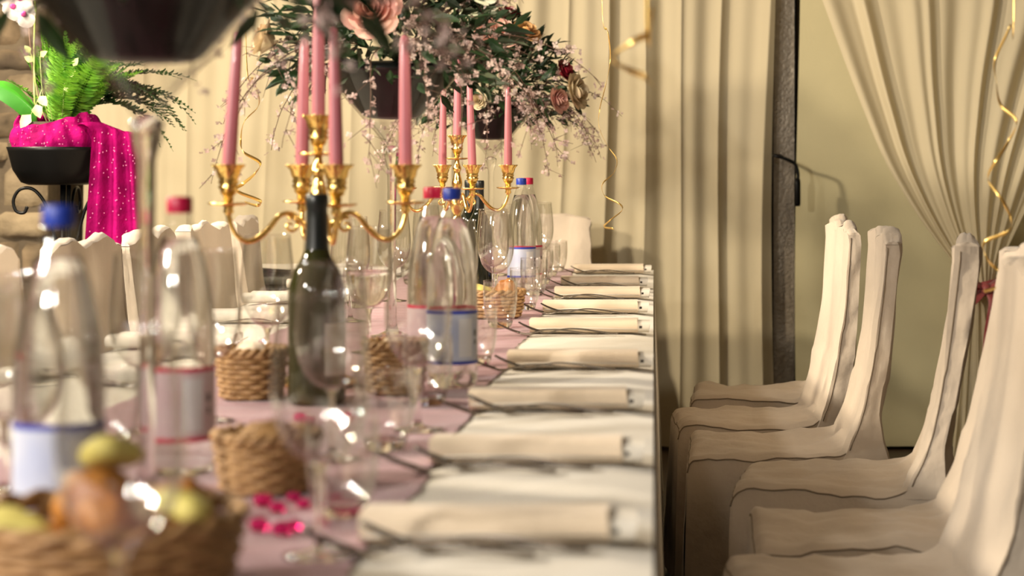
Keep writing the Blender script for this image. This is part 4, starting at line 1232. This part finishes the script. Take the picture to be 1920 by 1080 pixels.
def fern():
    t = thing('potted_fern', 'bright green feathery fern growing from the magenta tulle wrap', 'fern', (PX, PY, PZ - 0.09))
    MB().lathe([(0.0, 0.0), (0.070, 0.0), (0.084, 0.166), (0.079, 0.166), (0.0, 0.160)], 28).build('pot', 'soil', t)
    r = random.Random(12)
    lift = Vector((0, 0, 0.07))          # orchid origin seen from the fern's
    orchid_pts = [Vector(p) + lift for p in ORCHID_STEM] + [Vector(ORCHID_STICK[0]).lerp(Vector(ORCHID_STICK[1]), i / 12) + lift for i in range(13)]
    leaf_axis = [Vector((-0.05, -0.05, 0.105)) + Vector((-1, -0.25, 0.42)).normalized() * 0.17 * i / 8 + Vector((0, 0, 0.045 * math.sin(i / 8 * PI * 0.8))) + lift for i in range(9)]
    def clear(pts, need):
        for i, q in enumerate(pts):
            rad = math.hypot(q.x, q.y)
            if 0.086 < rad < 0.150 and q.z < 0.218: return False                   # the tulle wrap
            if q.x > 0.07 and q.y < 0.030 and q.z < 0.195: return False           # the trailing drape
            if i > 2 and any((q - o).length < need for o in orchid_pts): return False
            if any((q - o).length < 0.055 for o in leaf_axis): return False
        return True
    for k in range(92):
        side = k >= 66
        for attempt in range(400):
            a = r.uniform(0, 2 * PI) if not side else r.uniform(0.05, 0.85)
            el = r.uniform(0.72, 1.45) if not side else r.uniform(0.75, 1.2)
            ln = r.uniform(0.15, 0.31) if not side else r.uniform(0.28, 0.46)
            dr = r.uniform(0.1, 0.9) if not side else r.uniform(1.5, 2.9)
            p = Vector((0.05 * math.cos(a) * r.random(), 0.05 * math.sin(a) * r.random(), 0.160))
            d = Vector((math.cos(a) * math.cos(el), math.sin(a) * math.cos(el), math.sin(el)))
            pts = []; st = 16
            for i in range(st + 1):
                pts.append(p.copy())
                d = (d + Vector((r.gauss(0, 0.03), r.gauss(0, 0.03), -dr / st))).normalized()
                p = p + d * ln / st
            if clear(pts, 0.026 if attempt < 250 else 0.016): break
        mb = MB().tube(pts, [0.0014 - 0.0009 * i / st for i in range(st + 1)], 4)
        for i in range(2, st + 1):
            for h in (0, 0.5):
                q = pts[i] if h == 0 else (pts[i] + pts[i - 1]) / 2
                tg = (pts[i] - pts[i - 1]).normalized()
                sd = tg.cross(Vector((0.3, 0.2, 1))).normalized()
                f = math.sin(PI * min(1, 0.12 + 0.88 * (i - h) / st)) ** 0.7
                for s in (-1, 1):
                    leaf_quad(mb, q, sd * s + tg * 0.35 + Vector((0, 0, r.uniform(-0.2, 0.3))), tg.cross(sd), 0.008 + 0.034 * f, 0.006 + 0.008 * f)
        mb.build('frond', 'fern_dark' if side or r.random() < 0.25 else 'fern', t, smooth=False)
    for k, (x, y, z, ax, sz) in enumerate([(-0.035, -0.15, 0.185, -2.2, 0.05), (-0.02, -0.152, 0.215, -1.2, 0.045), (-0.01, -0.148, 0.240, -0.9, 0.04), (0.075, -0.10, 0.33, 1.0, 0.03), (0.06, -0.10, 0.30, 0.6, 0.03), (-0.05, -0.08, 0.345, 2.6, 0.03), (-0.058, -0.08, 0.37, 2.2, 0.028), (-0.03, -0.08, 0.36, 0.6, 0.028), (0.05, -0.11, 0.27, -0.6, 0.028)]):
        mb = MB()
        d = Vector((math.cos(ax), -0.25, math.sin(ax)))
        leaf_quad(mb, (x, y, z), d, (0, -1, 0.3), sz, sz * 0.75)
        mb.build('ivy_leaf', 'ivy_pale', t)
    for path in ([(0, -0.05, 0.16), (0.0, -0.085, 0.21), (-0.006, -0.13, 0.258), (-0.01, -0.148, 0.240), (-0.02, -0.152, 0.215), (-0.035, -0.15, 0.185)],
                 [(0.02, -0.04, 0.16), (0.04, -0.08, 0.22), (0.05, -0.11, 0.27), (0.06, -0.10, 0.30), (0.075, -0.10, 0.33)],
                 [(-0.01, -0.045, 0.16), (-0.025, -0.07, 0.25), (-0.03, -0.08, 0.36)],
                 [(-0.02, -0.04, 0.16), (-0.04, -0.07, 0.24), (-0.05, -0.08, 0.345), (-0.058, -0.08, 0.37)]):
        MB().tube(spline(path, 16), 0.0011, 5).build('ivy_stem', 'ivy_pale', t)
fern()

def orchid():
    t = thing('orchid', 'white and pink orchid with a broad glossy leaf in the plant bowl', 'orchid', (PX, PY, PZ - 0.02))
    stem = ORCHID_STEM
    MB().tube(stem, [0.0032 - 0.0015 * i / 39 for i in range(40)], 7).build('stem', 'ivy_pale', t)
    MB().tube(ORCHID_STICK, 0.0024, 6).build('support_stick', 'twig', t)
    def bl(x0, z0, d, ln, wd, up):
        d = Vector(d).normalized(); s = Vector((0, -0.75, 0.6)).cross(d).normalized()
        nrm = d.cross(s)
        return MB().grid(9, 16, lambda u, v: Vector((x0, -0.05, z0)) + d * ln * v + nrm * (0.0) + s * (u - 0.5) * wd * (math.sin(PI * min(1, 0.08 + v * 0.92)) ** 0.6) + Vector((0, 0, up * math.sin(v * PI * 0.8))) + s.cross(d) * (-0.025 * (1 - abs(2 * u - 1))))
    bl(-0.05, 0.105, (-1, -0.25, 0.42), 0.17, 0.075, 0.045).build('leaf', 'orchid_leaf', t)
    bl(-0.06, 0.105, (-0.7, 0.6, 0.3), 0.15, 0.06, 0.03).build('leaf', 'orchid_leaf', t)
    r = random.Random(2)
    for k, (x, y, z) in enumerate([(-0.125, -0.10, 0.475), (-0.075, -0.105, 0.465), (-0.10, -0.115, 0.435), (-0.068, -0.11, 0.415), (-0.055, -0.10, 0.495), (-0.10, -0.10, 0.515)]):
        n = Vector((r.uniform(-0.3, 0.5), -1, r.uniform(-0.4, 0.2))).normalized()
        M = Vector((0, 0, 1)).rotation_difference(n).to_matrix()
        mb = MB()
        for j in range(5):
            a = 2 * PI * j / 5 + 0.3; big = 1.25 if j in (1, 4) else 0.95
            mb.grid(6, 6, lambda u, v: M @ Vector((math.cos(a) * 0.034 * big * v + -math.sin(a) * (u - 0.5) * 0.042 * big * math.sin(PI * (0.1 + 0.85 * v)) ** 0.7, math.sin(a) * 0.034 * big * v + math.cos(a) * (u - 0.5) * 0.042 * big * math.sin(PI * (0.1 + 0.85 * v)) ** 0.7, 0.004 * math.sin(v * PI) + 0.002 * j)))
        fl = mb.build('flower', 'orchid_petal', t, loc=(x, y, z))
        lp = MB().lathe([(0.002, 0.002), (0.009, 0.008), (0.007, 0.017), (0.0, 0.014)], 10)
        lp.v = [tuple(M @ Vector(p)) for p in lp.v]
        lp.build('lip', 'orchid_lip', fl)
orchid()
